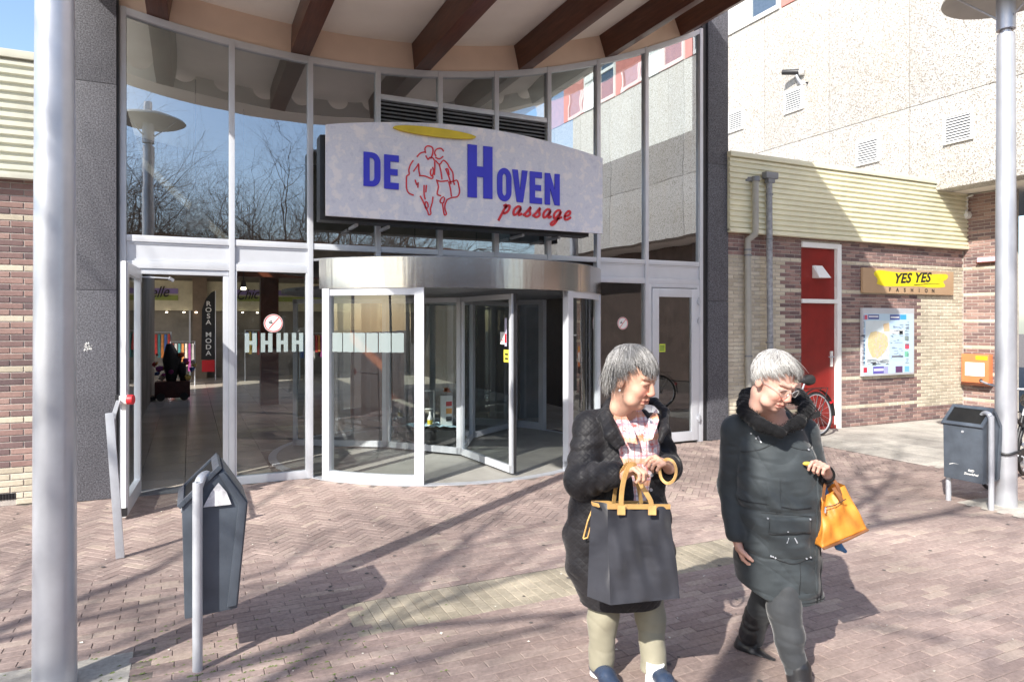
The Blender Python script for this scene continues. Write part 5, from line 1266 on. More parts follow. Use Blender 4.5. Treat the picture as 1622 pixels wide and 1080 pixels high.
def add_head(F, H, jowl=1.0):
    w, k = H.w, H.s
    e = lambda c, r, kk=.015, mode='add': F.ell(w(c), np.array(r) * k, kk * k, mode, H.B)
    e((0, -.015, .030), (.074, .093, .086)); e((0, .030, -.030), (.060, .060, .078), .03)
    e((0, .062, -.098), (.026, .022, .020), .022)
    for s_ in (-1, 1):
        e((s_ * .036, .062, -.034), (.024, .024, .024), .022); e((s_ * .040, .042, -.078), (.024 * jowl, .030, .026), .024)
        F.cone(w((s_ * .012, .094, .030)), w((s_ * .046, .076, .032)), .009 * k, .008 * k, .012 * k)
        e((s_ * .030, .098, .008), (.017, .012, .011), .008, 'cut'); e((s_ * .030, .078, .006), (.0155, .0145, .0125), .004)
        F.cone(w((s_ * .018, .0905, .012)), w((s_ * .042, .083, .010)), .0042 * k, .004 * k, .004 * k)
        e((s_ * .012, .104, -.034), (.009, .011, .008), .007)
        e((s_ * .078, -.008, -.008), (.010, .020, .030), .008)
        F.cone(w((s_ * .024, .088, -.040)), w((s_ * .038, .066, -.075)), .005 * k, .005 * k, .006 * k)
    F.cone(w((0, .088, .022)), w((0, .109, -.028)), .0088 * k, .0120 * k, .010 * k)
    F.cone(w((-.020, .087, -.063)), w((.020, .087, -.063)), .0065 * k, .0065 * k, .007 * k); F.cone(w((0, .093, -.063)), w((0, .092, -.064)), .007 * k, .007 * k, .006 * k)
    F.cone(w((-.016, .087, -.077)), w((.016, .087, -.077)), .0075 * k, .0075 * k, .008 * k)
    F.cone(w((-.024, .099, -.0695)), w((.024, .099, -.0695)), .0032 * k, .0032 * k, .003 * k, 'cut')
    F.cone(w((0, .02, -.09)), w((0, -.02, -.14)), .035 * k, .045 * k, .03)
def head_color(H, P, base):
    q = H.loc(P); x, y, z = q[:, 0], q[:, 1], q[:, 2]; ax = np.abs(x)
    C = np.tile(np.array(base), (len(P), 1)); nz = .5 + .5 * np.sin(P[:, 0] * 91 + 2 * np.sin(P[:, 2] * 77)) * np.sin(P[:, 1] * 83 + P[:, 2] * 59)
    C *= (1 - .06 * nz)[:, None]
    def mix(m, c, a): 
        m = np.clip(m, 0, 1)[:, None] * a; C[:] = C * (1 - m) + np.array(c) * m
    front = (y > .055)
    mix(np.exp(-((ax - .036) ** 2 + (z + .035) ** 2) / .0006) * front, (.62, .22, .16), .55)
    mix(np.exp(-(x ** 2 + (z + .03) ** 2) / .0003) * (y > .09), (.62, .24, .18), .45)
    lip = (np.exp(-((z + .069) / .0085) ** 4) * (ax < .025)) * (y > .072); mix(lip, (.42, .13, .11), .75)
    mix(np.exp(-((z + .0695) / .0022) ** 2) * (ax < .025) * (y > .07), (.16, .05, .04), .8)
    mix(np.exp(-((z - .032 + .25 * (ax - .03) ** 2 * 60 * 0) / .0045) ** 4) * (ax > .012) * (ax < .048) * (y > .06), (.22, .17, .14), .55)
    mix(np.exp(-((z - .003) / .0028) ** 2) * (ax > .017) * (ax < .044) * (y > .06), (.09, .05, .04), .8)
    mix(np.exp(-((ax - .030) ** 2 + (z - .008) ** 2) / .00025) * front, (.50, .26, .19), .35)
    return C
def set_color(me, C):
    a = me.color_attributes.new('Col', 'FLOAT_COLOR', 'POINT'); d = np.ones((len(C), 4), np.float32); d[:, :3] = C; a.data.foreach_set('color', d.ravel())
def verts(me):
    v = np.empty(len(me.vertices) * 3); me.vertices.foreach_get('co', v); return v.reshape(-1, 3)
def skin():
    m, t, b = newmat('skin'); at = N(t, 'ShaderNodeAttribute', attribute_name='Col'); L(t, at.outputs['Color'], b.inputs['Base Color'])
    b.inputs['Roughness'].default_value = .6; b.inputs['Specular IOR Level'].default_value = .3; b.inputs['Subsurface Weight'].default_value = .08; b.inputs['Subsurface Radius'].default_value = (1, .35, .2); b.inputs['Subsurface Scale'].default_value = .006
    bump(t, b, noise(t, coords(t, (1, 1, 2)), 70, 6, .7).outputs[0], .35, .004); return m
M['skin'] = skin()
def hand(F, W, d, n, sc=1.0, curl=(40, 50, 30), spread=.22, thumb=1, flip=1, pinch=False):
    W = np.array(W, float); d = np.array(d, float); d /= np.linalg.norm(d); n = np.array(n, float); n -= d * (n @ d); n /= np.linalg.norm(n); s_ = np.cross(d, n) * flip
    kr = []
    for i, o in enumerate((-.030, -.010, .010, .029)):
        kn = W + d * (.082 - .006 * abs(i - 1.3)) * sc + s_ * o * sc; kr.append(kn)
        F.cone(W + s_ * o * .55 * sc + d * .01, kn, .0135 * sc, .0105 * sc, .010)
    F.cone(W - d * .03, W + d * .02, .023 * sc, .022 * sc, .012)
    for i, (kn, ln) in enumerate(zip(kr, (.9, 1.0, .96, .78))):
        a = 0; p = kn; dd = d + s_ * spread * (i - 1.5) * .12
        for j, (sl2, r) in enumerate(zip((.040, .026, .020), (.0092, .0082, .0074))):
            a += rad(curl[j] * (1.35 if (pinch and i > 0) else 1)); v = dd * math.cos(a) + n * math.sin(a); q = p + v * sl2 * ln * sc
            F.cone(p, q, r * sc, (r - .0008) * sc, .004); p = q
        if i == 3: pass
    b0 = W + d * .02 * sc - s_ * .030 * sc * thumb * -1 * -1; b1 = b0 + (d * .6 - s_ * .65 * thumb + n * .35) * .036 * sc; b2 = b1 + (d * .85 - s_ * .1 * thumb + n * .55) * .030 * sc; b3 = b2 + (d * .8 + s_ * .25 * thumb + n * .5) * .022 * sc
    F.cone(b0, b1, .015 * sc, .0115 * sc, .010); F.cone(b1, b2, .0110 * sc, .0098 * sc, .005); F.cone(b2, b3, .0096 * sc, .0078 * sc, .004)
    return b3
def child(par, name, me, mat, smooth=True):
    o = bpy.data.objects.new(name, me); COL.objects.link(o); me.materials.clear(); me.materials.append(mat); o.parent = par; return o

# ---- hair
def hair(par, H, amax, rads, seed, n, flick, stops, sweep=0.0, off=(0, -.014, .034), wisps=25):
    A = np.array((0, -.30, .954)); ctr = np.array(off)
    e1 = np.array((0, .954, .30)); e2 = np.array((1, 0, 0))
    def am(phi): return amax(phi)
    Rr = np.array(rads)
    def surf(al, ph, k=1.0):
        d = A * math.cos(al) + (e1 * math.cos(ph) + e2 * math.sin(ph)) * math.sin(al)
        r = 1 / math.sqrt(((d / Rr) ** 2).sum()); return ctr + d * r * k
    c = H.w(ctr); R = max(rads) * H.s * 1.25
    F = SDF(c - R, c + R, .0035); am0 = amax; am = lambda phi: am0(phi) + .07 * math.sin(5 * phi + seed) + .05 * math.sin(11 * phi + 2 * seed)
    def fn(X, Y, Z):
        P = np.stack(np.broadcast_arrays(X, Y, Z), -1).astype(np.float32); q = ((P - H.c) @ H.B.T) / H.s - ctr
        r = np.sqrt((q ** 2).sum(-1)) + 1e-6; al = np.arccos(np.clip((q @ A) / r, -1, 1)); ph = np.arctan2(q @ e2, q @ e1)
        q1 = np.sqrt(((q / Rr) ** 2).sum(-1)); d = (q1 - 1) * r / np.maximum(q1, .2) * H.s
        d = d + .005 * np.sin(ph * 5 + 3 * al + seed) * np.sin(al * 4 + ph) + .0035 * np.sin(ph * 23 + 2 * np.sin(al * 5)) * np.clip(al, 0, 1) + .002 * np.sin(ph * 51 + al * 6)
        m = np.vectorize(am)(np.linspace(-PI, PI, 181)); mm = np.interp(ph, np.linspace(-PI, PI, 181), m)
        d = d + .022 * np.clip((al - mm + .45) / .45, 0, 1) ** 1.5; return np.maximum(d, (al - mm) * .09)
    F.op(c - R + .01, c + R - .01, fn, .003, pad=0)
    m, t, b = newmat('grey_hair'); r_ = rnd_value(t); L(t, ramp(t, r_, stops), b.inputs['Base Color']); b.inputs['Roughness'].default_value = .38; b.inputs['Specular IOR Level'].default_value = .6
    base = newmat('hair_base'); bb = base[2]; tb_ = base[1]
    nn_ = noise(tb_, coords(tb_, (1, 1, .35)), 70, 3); L(tb_, ramp(tb_, nn_.outputs[0], [(.35, tuple(q * .55 for q in stops[0][1])), (.65, stops[1][1])]), bb.inputs['Base Color']); bb.inputs['Roughness'].default_value = .5
    hb_ = child(par, 'hair', F.mesh('hair'), base[0])
    q = random.Random(seed); mb = MB()
    for i in range(n):
        ph = q.uniform(-PI, PI); top_ = am(ph); al0 = q.uniform(.0, .72) * top_; al1 = min(top_ + q.uniform(-.12, .22), al0 + q.uniform(.5, 1.1)); k0 = 1.0 + q.uniform(.0, .035); fl_ = flick(ph) * q.uniform(.2, 1.3) if al1 > top_ * .85 else q.uniform(-.01, .02)
        pts = []; sw = sweep + q.gauss(0, .16)
        for j in range(6):
            t_ = j / 5; pts.append(H.w(surf(al0 + (al1 - al0) * t_, ph + sw * t_, k0 + .015 * math.sin(t_ * 3) + fl_ * t_ ** 2.5)))
        r0 = q.uniform(.0006, .0015); mb.tube(pts, [r0 * .6, r0, r0, r0 * .9, r0 * .7, r0 * .15], 3, caps=False)
    for i in range(wisps):
        ph = q.uniform(-PI, PI); al0 = q.uniform(.1, .6); pts = [H.w(surf(al0 + .16 * j, ph + .1 * j * q.uniform(-1, 1), 1.02 + .045 * math.sin(j * .75) * q.uniform(.5, 1.6))) for j in range(6)]
        mb.tube(pts, [.0008] * 5 + [.0002], 3, caps=False)
    o = link('hair_strands', mb.mesh('hair_strands'), m, None, smooth=180); o.parent = hb_
    o['kind'] = 'stuff'; return hb_

def fabric(name, col, rough=.7, bscale=400, bs=.15, sheen=.3, extra=None, var=.2):
    m, t, b = newmat(name); v = coords(t); n = noise(t, v, 7, 4)
    L(t, ramp(t, n.outputs[0], [(.3, tuple(x * (1 - var) for x in col)), (.7, tuple(x * (1 + var) for x in col))]), b.inputs['Base Color'])
    b.inputs['Roughness'].default_value = rough; b.inputs['Sheen Weight'].default_value = sheen; b.inputs['Sheen Roughness'].default_value = .4
    n2 = noise(t, v, bscale, 3); n3 = noise(t, coords(t, (.55, .8, 1.5)), 15, 5, .6); n3.noise_type = 'RIDGED_MULTIFRACTAL' if hasattr(n3, 'noise_type') else n3.noise_type; b.inputs['Specular IOR Level'].default_value = .22
    a = N(t, 'ShaderNodeMath', operation='MULTIPLY_ADD'); L(t, n2.outputs[0], a.inputs[0]); a.inputs[1].default_value = .05; L(t, n3.outputs[0], a.inputs[2])
    h = a.outputs[0]
    if extra: h = extra(t, v, h)
    bump(t, b, h, bs, .02); return m
def quilt(t, v, h):
    # stitched diamond quilting
    outs = []
    sp_ = N(t, 'ShaderNodeSeparateXYZ'); L(t, v, sp_.inputs[0])
    for sx in (1, -1):
        m1 = N(t, 'ShaderNodeMath', operation='MULTIPLY_ADD'); L(t, sp_.outputs['X'], m1.inputs[0]); m1.inputs[1].default_value = 84 * sx
        m0 = N(t, 'ShaderNodeMath', operation='MULTIPLY'); L(t, sp_.outputs['Z'], m0.inputs[0]); m0.inputs[1].default_value = 84
        my = N(t, 'ShaderNodeMath', operation='MULTIPLY_ADD'); L(t, sp_.outputs['Y'], my.inputs[0]); my.inputs[1].default_value = 30; L(t, m0.outputs[0], my.inputs[2]); L(t, my.outputs[0], m1.inputs[2])
        s_ = N(t, 'ShaderNodeMath', operation='SINE'); L(t, m1.outputs[0], s_.inputs[0]); ab = N(t, 'ShaderNodeMath', operation='ABSOLUTE'); L(t, s_.outputs[0], ab.inputs[0])
        pw = N(t, 'ShaderNodeMath', operation='POWER'); L(t, ab.outputs[0], pw.inputs[0]); pw.inputs[1].default_value = .6; outs.append(pw.outputs[0])
    mn = N(t, 'ShaderNodeMath', operation='MINIMUM'); L(t, outs[0], mn.inputs[0]); L(t, outs[1], mn.inputs[1])
    ad = N(t, 'ShaderNodeMath', operation='MULTIPLY_ADD'); L(t, mn.outputs[0], ad.inputs[0]); ad.inputs[1].default_value = .35; L(t, h, ad.inputs[2]); return ad.outputs[0]
M['quilt'] = fabric('black_quilted_nylon', (.019, .018, .020), .55, 300, .28, .1, quilt)
M['parka'] = fabric('charcoal_parka_cloth', (.042, .050, .055), .68, 500, .5, .25)
M['fur'] = fabric('black_fur', (.006, .006, .007), .9, 220, .6, .1)
M['khaki'] = fabric('sage_trousers', (.27, .25, .185), .8, 500, .3, .2, None, .08)
M['jeans'] = fabric('charcoal_jeans', (.045, .048, .052), .75, 500, .35, .3)
M['tote'] = fabric('dark_grey_canvas', (.034, .035, .043), .8, 700, .3, .3, None, .1)
M['leather'] = plain('black_leather', (.02, .02, .022), .32, 0, .2, 12, .3, 90)
M['navy'] = plain('navy_leather', (.03, .045, .08), .3, 0, .2, 12, .1, 90)
M['bagorange'] = plain('orange_leather', (.68, .26, .035), .5, 0, .16, 14, .35, 45)
M['strapbrown'] = plain('brown_leather', (.22, .09, .035), .5, 0, .2, 14, .2, 80)
def plaid():
    m, t, b = newmat('pink_white_check'); v = coords(t); sp_ = N(t, 'ShaderNodeSeparateXYZ'); L(t, v, sp_.inputs[0])
    n = noise(t, v, 34, 3, .7); c = ramp(t, n.outputs[0], [(.35, (.55, .13, .12)), (.46, (.70, .50, .50)), (.58, (.78, .74, .76)), (.72, (.30, .28, .36))])
    for ax_, sc_, col in (('X', 210, (.60, .16, .15)), ('Z', 170, (.35, .25, .33)), ('Z', 61, (.70, .30, .10))):
        mu = N(t, 'ShaderNodeMath', operation='MULTIPLY'); L(t, sp_.outputs[ax_], mu.inputs[0]); mu.inputs[1].default_value = sc_
        s_ = N(t, 'ShaderNodeMath', operation='SINE'); L(t, mu.outputs[0], s_.inputs[0]); g2 = N(t, 'ShaderNodeMath', operation='GREATER_THAN'); L(t, s_.outputs[0], g2.inputs[0]); g2.inputs[1].default_value = .72
        h2 = N(t, 'ShaderNodeMath', operation='MULTIPLY'); L(t, g2.outputs[0], h2.inputs[0]); h2.inputs[1].default_value = .6; c = mixc(t, h2.outputs[0], c, col)
    L(t, c, b.inputs['Base Color']); b.inputs['Roughness'].default_value = .8; bump(t, b, noise(t, coords(t, (1, 1, .3)), 25, 4).outputs[0], .5, .01); return m
M['plaid'] = plaid()
def folds(seed, amp, fz=22, fx=16):
    q = random.Random(seed); ph = [q.uniform(0, 6) for _ in range(8)]
    def f(X, Y, Z):
        return amp * (np.sin(fz * Z + 6 * np.sin(5 * X + ph[0]) + ph[1]) * .5 + np.sin(fx * X + 9 * Y + 4 * np.sin(7 * Z + ph[2])) * .6 + .35 * np.sin(38 * Z + 22 * X + ph[3] + 2 * np.sin(11 * Y)) + .25 * np.sin(55 * X - 31 * Z + ph[4]))
    return f

def creases(seed, amp):
    q = random.Random(seed); P_ = [(q.uniform(10, 22), q.uniform(-16, 16), q.uniform(-10, 10), q.uniform(0, 6), q.uniform(4, 8), q.uniform(4, 8), q.uniform(0, 6)) for _ in range(5)]
    def f(X, Y, Z):
        o = 0
        for a, b_, c_, d_, e_, g_, h_ in P_:
            w_ = a * Z + b_ * X + c_ * Y + d_ + 1.3 * np.sin(e_ * X * 2 + g_ * Z + h_); m_ = np.clip(np.sin(g_ * Z + e_ * X + h_ * 1.7 + 2 * Y) + .1, 0, 1)
            o = o + m_ * (np.abs(np.sin(w_)) ** .6 - .7)
        return -amp * o
    return f
# ---------------------------------------------------------------- woman on the left
D0 = 3.33; fg = Fig((985 - 811) / FOC * D0, D0); p = fg.p
loc, rz = fg.place()
H = Head(p(1001, 600, 3.20), 50, 16, 1.10)
B = SDF((-.42, -.48, -.02), (.42, .30, 1.66), .0033)
add_head(B, H, 1.15)
B.chain([H.w((0, -.03, -.08)), p(990, 655, 3.31), p(988, 690, 3.36)], [.048, .050, .08], .03)
B.chain([p(985, 690, 3.38), p(985, 800, 3.38), p(985, 880, 3.36)], [.12, .12, .13], .03)
B.chain([p(985, 880, 3.38), p(956, 960, 3.32), p(953, 1062, 3.29)], [.07, .035, .028], .02); B.chain([p(985, 880, 3.38), p(1032, 960, 3.38), p(1037, 1072, 3.26)], [.07, .035, .028], .02)
RS, RE, RW = p(932, 676, 3.32), p(925, 758, 3.22), p(985, 752, 3.03)
LS, LE, LW = p(1036, 678, 3.45), p(1056, 740, 3.42), p(1060, 741, 3.16)
B.chain([RS, RE, RW], [.045, .038, .028], .02); B.chain([LS, LE, LW], [.045, .038, .028], .02)
B.cone(RS, LS, .05, .05, .03)
th = hand(B, RW + np.array((.008, -.004, .006)), p(1010, 742, 2.98) - RW, (.25, -.35, -.9), 1.0, (55, 62, 40), thumb=-1)
th2 = hand(B, LW + np.array((-.01, -.008, .012)), p(1034, 722, 3.06) - LW, (-.5, .1, -.85), 1.0, (35, 48, 30), thumb=1, pinch=True)
me = B.mesh('person'); P = verts(me); C = head_color(H, P, (.60, .35, .25)); set_color(me, C)
wl_ = link('person', me, M['skin'], None); wl_.location = loc; wl_.rotation_euler = (0, 0, rz)
meta(wl_, 'grey-haired woman in a black quilted coat and sage trousers, holding a dark tote', 'person')
print('personL', len(me.polygons))
coat = SDF((-.46, -.48, .30), (.46, .34, 1.42), .004)
fo = folds(3, .0055)
crL = creases(21, .0050)
def foL(X, Y, Z): return fo(X, Y, Z) + crL(X, Y, Z) + .006 * np.sin(14 * X - 20 * Z) * np.clip((.75 - Z) * 3, 0, 1)
coat.loft([(.345, -.005, .02, .20, .155), (.40, -.01, .02, .225, .17), (.50, -.015, .02, .255, .185), (.62, -.015, .02, .268, .19), (.78, -.015, .01, .25, .185), (.95, -.012, .01, .215, .165), (1.10, -.008, .01, .195, .14), (1.19, -.006, .02, .185, .115), (1.245, -.005, .03, .14, .095), (1.275, -.005, .035, .11, .085)], .02, foL)
coat.chain([RS + np.array((.01, 0, -.002)), RE + np.array((-.01, 0, -.01)), RW + np.array((-.028, .02, .0))], [.080, .084, .058], .022, fold=(.0045, 95, 0))
coat.chain([LS, LE, LW + np.array((.006, .035, 0))], [.072, .074, .055], .02, fold=(.0045, 95, 2))
coat.cone(RS, LS, .072, .07, .03)
# sleeve openings and front opening
coat.cone(RW, RW + (p(1015, 742, 2.98) - RW) * .9, .036, .04, .004, 'cut'); coat.cone(LW, LW + (p(1034, 722, 3.06) - LW), .036, .04, .004, 'cut')
fy = lambda px, py, off=0: p(px, py, 3.33 - .13 + off)
coat.chain([fy(1008, 640, .06), fy(1012, 672, .02), fy(1014, 700, 0), fy(1018, 738, -.02), fy(1018, 775, -.03), fy(1015, 830, -.05)], [.085, .082, .070, .045, .040, .035], .008, mode='cut')
coat.cone(H.w((0, -.02, -.06)), p(985, 668, 3.36), .058, .066, .006, 'cut')
# collar
col_ = [p(1002, 632, 3.44), p(968, 636, 3.38), p(963, 655, 3.25), p(972, 684, 3.165), p(986, 702, 3.15)]
coat.chain(col_, [.018, .020, .021, .022, .012], .012); coat.chain([q + np.array((-.022, .006, -.018)) for q in col_[1:]], [.016, .020, .022, .012], .016)
col_ = [p(1002, 632, 3.44), p(1038, 636, 3.42), p(1054, 652, 3.31), p(1052, 680, 3.21), p(1046, 698, 3.19)]
coat.chain(col_, [.018, .019, .02, .02, .012], .012)
c_ = child(wl_, 'coat', coat.mesh('coat'), M['quilt'])
for k, (px_, py_) in enumerate(((1029, 664), (1032, 752), (1031, 775))):
    sp2 = p(px_, py_, 3.16 if k else 3.19); MB().tube([sp2, sp2 + np.array((0, -.008, 0))], .007, 10).mesh('snap'); o = child(c_, 'snap_button', MB().tube([sp2, sp2 + np.array((0, -.008, 0))], .007, 10).mesh('snap'), M['steel'])
o = child(c_, 'pocket_piping', MB().tube([p(924, 852, 3.165), p(931, 825, 3.14), p(942, 797, 3.13)], .004, 6).tube([p(924, 853, 3.162), p(931, 851, 3.152), p(935, 835, 3.14)], .0035, 6).mesh('pocket_piping'), M['tan'])
sh = SDF((-.25, -.25, .80), (.25, .25, 1.36), .004)
sh.loft([(.80, .03, -.03, .12, .125), (.95, .03, -.03, .13, .125), (1.10, .03, -.01, .15, .125), (1.20, .025, .0, .14, .10), (1.25, .02, .02, .10, .08), (1.285, .02, .02, .07, .07)], .01, folds(5, .004))
sh.cone(H.w((0, .02, -.1)), p(1006, 668, 3.17), .045, .04, .01, 'cut')
sho = child(wl_, 'shirt', sh.mesh('shirt'), M['plaid'])
for cpts in ([(976, 642, 3.27), (972, 662, 3.20), (992, 700, 3.145), (1010, 703, 3.135), (1004, 680, 3.16), (990, 655, 3.22)], [(1040, 648, 3.27), (1044, 665, 3.21), (1034, 695, 3.15), (1019, 700, 3.14), (1020, 684, 3.165), (1030, 660, 3.22)]):
    cv = [p(*q_) for q_ in cpts]; n_ = len(cv); mb = MB(); mb.add([tuple(q_) for q_ in cv] + [tuple(q_ + np.array((0, .006, 0))) for q_ in cv], [tuple(range(n_)), tuple(reversed(range(n_, 2 * n_)))] + [(i, i + n_, (i + 1) % n_ + n_, (i + 1) % n_) for i in range(n_)])
    child(sho, 'shirt_collar', mb.mesh('shirt_collar'), M['plaid'])
tr_ = SDF((-.3, -.25, .02), (.3, .2, .55), .0045); fo2 = folds(8, .0055, 14, 20); crT = creases(5, .0055)
tr_.chain([p(962, 905, 3.34), p(956, 975, 3.30), p(953, 1050, 3.28)], [.082, .074, .060], .02); tr_.chain([p(1020, 905, 3.38), p(1031, 975, 3.37), p(1036, 1064, 3.26)], [.082, .072, .058], .02)
tr_.op((-.3, -.25, .02), (.3, .2, .55), lambda X, Y, Z: fo2(X, Y, Z) + crT(X, Y, Z) + 0 * X, mode='disp', pad=0)
tr_.op((-.3, -.25, -.02), (.3, .2, .06), lambda X, Y, Z: Z - .045 + 0 * X + 0 * Y, .006, 'cut', pad=0)
child(wl_, 'trousers', tr_.mesh('trousers'), M['khaki'])
def shoe(par, heel, toe, mat, nm='shoe', h=.05, rh=.038, rt=.034):
    s_ = SDF(np.minimum(heel, toe) - .1, np.maximum(heel, toe) + np.array((.1, .1, .14)), .0035); m_ = (heel + toe) / 2
    s_.cone(heel + (0, 0, h), heel * .55 + toe * .45 + (0, 0, h * .9), rh, .04, .02); s_.cone(heel * .5 + toe * .5 + (0, 0, .035), toe + (0, 0, .024), .042, rt * .8, .02)
    z0 = min(heel[2], toe[2]); s_.op(np.minimum(heel, toe) - .1, np.maximum(heel, toe) + .1, lambda X, Y, Z: Z - z0 + 0 * X + 0 * Y, .004, 'cut', pad=0)
    return child(par, nm, s_.mesh(nm), mat)
hl = p(945, 1062, 3.29); hl[2] = .002; to = hl + np.array((.085, -.19, 0)); s1_ = shoe(wl_, hl, to, M['navy']); hl = p(1036, 1072, 3.25); hl[2] = .002; shoe(wl_, hl, hl + np.array((.07, -.2, 0)), M['navy'])
for a_, b_ in ((p(948, 1058, 3.29), p(951, 1035, 3.29)), (p(1036, 1070, 3.23), p(1038, 1050, 3.23))): child(wl_, 'sock', MB().tube([a_ - (0, 0, .03), b_], .043, 16).mesh('sock'), M['white'])
hair(wl_, H, lambda ph: 2.28 - .70 * math.exp(-((ph - .15) / .6) ** 2) - .88 * math.exp(-((ph + .85) / .42) ** 2) - .42 * math.exp(-((abs(ph) - 1.5) / .35) ** 2), (.094, .113, .110), 3, 3800, lambda ph: .06 + .34 * (abs(ph) > 1.8), [(0, (.08, .075, .07)), (.35, (.17, .165, .16)), (.7, (.27, .262, .255)), (1, (.44, .43, .42))], .12, wisps=60)
ear = child(wl_, 'ear_ring', MB().tube([H.w((-.084, .004, -.042)), H.w((-.09, .004, -.046))], .005, 8).mesh('ear_ring'), M['white'])

# tote bag
tb_ = emp('tote_bag', (0, 0, 0), 'large dark grey tote bag with tan trim held by the woman in quilted coat', 'bag'); tb_.location = loc; tb_.rotation_euler = (0, 0, rz)
TL, TR, BR, BL = p(962, 798, 2.98), p(1061, 798, 3.02), p(1077, 947, 2.97), p(967, 958, 2.92); bk_ = p(937, 793, 3.13) - TL; bk2_ = p(930, 944, 3.08) - BL
def bagmesh(cs, off_t, off_b, nu=34, nv=44, amp=.024, seed=1):
    q = random.Random(seed); mb = MB(); TL, TR, BR, BL = cs; ph = [q.uniform(0, 6) for _ in range(6)]
    def face(u0, v0):
        return TL * (1 - u0) * (1 - v0) + TR * u0 * (1 - v0) + BR * u0 * v0 + BL * (1 - u0) * v0
    rows = []
    # go round: front (nu), right side, back, left side
    ring = [(k / nu, 0.0) for k in range(nu + 1)] + [(1.0, k / 6) for k in range(1, 7)] + [(1 - k / nu, 1.0) for k in range(1, nu + 1)] + [(0.0, 1 - k / 6) for k in range(1, 6)]
    m = len(ring)
    for j in range(nv + 1):
        v = j / nv
        for (u, w_) in ring:
            o = off_t * (1 - v) + off_b * v; pt = face(u, v) + o * w_
            bul = math.sin(PI * u) * (1 - 2 * w_) * (-.012) * math.sin(PI * min(1, v * 1.1)); fold_ = amp * (math.sin(u * 11 + ph[0] + 2 * math.sin(v * 4)) * .5 * (1 - v * .5) + .4 * math.sin(v * 9 + u * 7 + ph[1]) + .3 * math.sin(u * 23 - v * 5 + ph[2])) * math.sin(PI * min(max(v, .0), 1)) ** .4
            side = amp * 2.2 * math.sin(PI * w_) * math.sin(PI * min(1, v + .1)) * (1 if u > .5 else 1)
            pt = pt + np.array((0, bul + fold_, 0)) + (np.array((side, 0, 0)) if 0 < w_ < 1 and u < .5 else 0)
            mb.v.append(tuple(pt))
    for j in range(nv):
        for k in range(m):
            k2 = (k + 1) % m; mb.f.append((j * m + k, j * m + k2, (j + 1) * m + k2, (j + 1) * m + k))
    mb.f.append(tuple(nv * m + k for k in range(m))); return mb
me = bagmesh((TL, TR, BR, BL), bk_, bk2_).mesh('bag_body'); bm = bmesh.new(); bm.from_mesh(me); bmesh.ops.recalc_face_normals(bm, faces=bm.faces); bm.to_mesh(me); bm.free(); me.shade_smooth(); me.set_sharp_from_angle(angle=rad(50)); bb_ = child(tb_, 'bag_body', me, M['tote'])
f_ = np.array((0, -.004, 0))
def cbar(a, b, w1, w2, nm, mat, par): return child(par, nm, MB().bar(a, b, w1, w2, up=(0, -1, 0)).mesh(nm), mat)
cbar(TL + f_ + (.0, 0, -.010), TR + f_ + (0, 0, -.010), .020, .010, 'top_trim', M['tan'], tb_); cbar(TL + bk_ + (0, 0, -.008), TR + bk_ + (0, 0, -.008), .016, .008, 'top_trim', M['tan'], tb_)
cbar(TL + bk_ * .98 + (0, -.01, -.010), TL + bk_ * .55 + (0, -.01, -.012), .016, .006, 'side_tab', M['tan'], tb_)
def strap(pts, wd, par, mat, nm='strap', th=.004):
    pts = [np.array(q) for q in smooth_line([tuple(q) for q in pts], 5)]; mb = MB()
    for i in range(len(pts) - 1): mb.bar(pts[i], pts[i + 1] + (pts[i + 1] - pts[i]) * .05, wd, th, up=(0.35, -1, 0))
    return child(par, nm, mb.mesh(nm), mat)
hnd = p(1000, 738, 2.97)
strap([p(984, 812, 2.972), p(984, 790, 2.975), p(987, 765, 2.97), p(994, 742, 2.965), p(1003, 735, 2.97), p(1008, 745, 2.985), p(1016, 768, 3.0), p(1030, 792, 3.0), p(1034, 812, 2.99)], .022, tb_, M['tan'])
strap([p(972, 797, 3.10), p(976, 770, 3.07), p(986, 745, 3.0), p(997, 733, 2.985), p(1006, 748, 3.01), p(1012, 775, 3.08), p(1016, 797, 3.11)], .018, tb_, M['tan'])
for x_ in (984, 1033): cbar(p(x_, 800, 2.966), p(x_, 815, 2.962), .034, .008, 'strap_tab', M['tan'], tb_)
strap([p(1058 + 13 * math.cos(a_), 746 + 19 * math.sin(a_), 3.075 - .03 * math.sin(a_)) for a_ in [2 * PI * k / 12 + 2.6 for k in range(14)]], .013, tb_, M['tan'], 'wrist_loop')

# ---------------------------------------------------------------- woman on the right
D0 = 3.40; fg = Fig(1.27, D0); p = fg.p; loc2, rz2 = fg.place()
H = Head(p(1226, 604, 3.25), 24, 27, 1.06, roll=-4)
B = SDF((-.42, -.48, -.02), (.45, .35, 1.62), .0033)
add_head(B, H, 1.25)
B.chain([H.w((0, -.03, -.08)), p(1222, 655, 3.38), p(1222, 690, 3.42)], [.056, .058, .08], .03)
B.chain([p(1225, 690, 3.42), p(1235, 800, 3.42), p(1235, 880, 3.42)], [.12, .12, .12], .03)
RS, RE, RW = p(1168, 682, 3.44), p(1160, 770, 3.48), p(1166, 850, 3.37)
LS, LE, LW = p(1272, 684, 3.46), p(1298, 768, 3.50), p(1308, 752, 3.27)
B.chain([RS, RE, RW], [.045, .038, .027], .02); B.chain([LS, LE, LW], [.045, .038, .027], .02); B.cone(RS, LS, .05, .05, .03)
B.chain([p(1235, 880, 3.42), p(1208, 955, 3.50), p(1190, 1015, 3.58)], [.08, .035, .028], .02); B.chain([p(1235, 880, 3.42), p(1242, 960, 3.30), p(1266, 1075, 3.22)], [.08, .035, .028], .02)
hand(B, RW + np.array((.006, -.01, -.03)), (.28, -.12, -1), (.7, -.1, .3), .95, (30, 35, 25), thumb=-1)
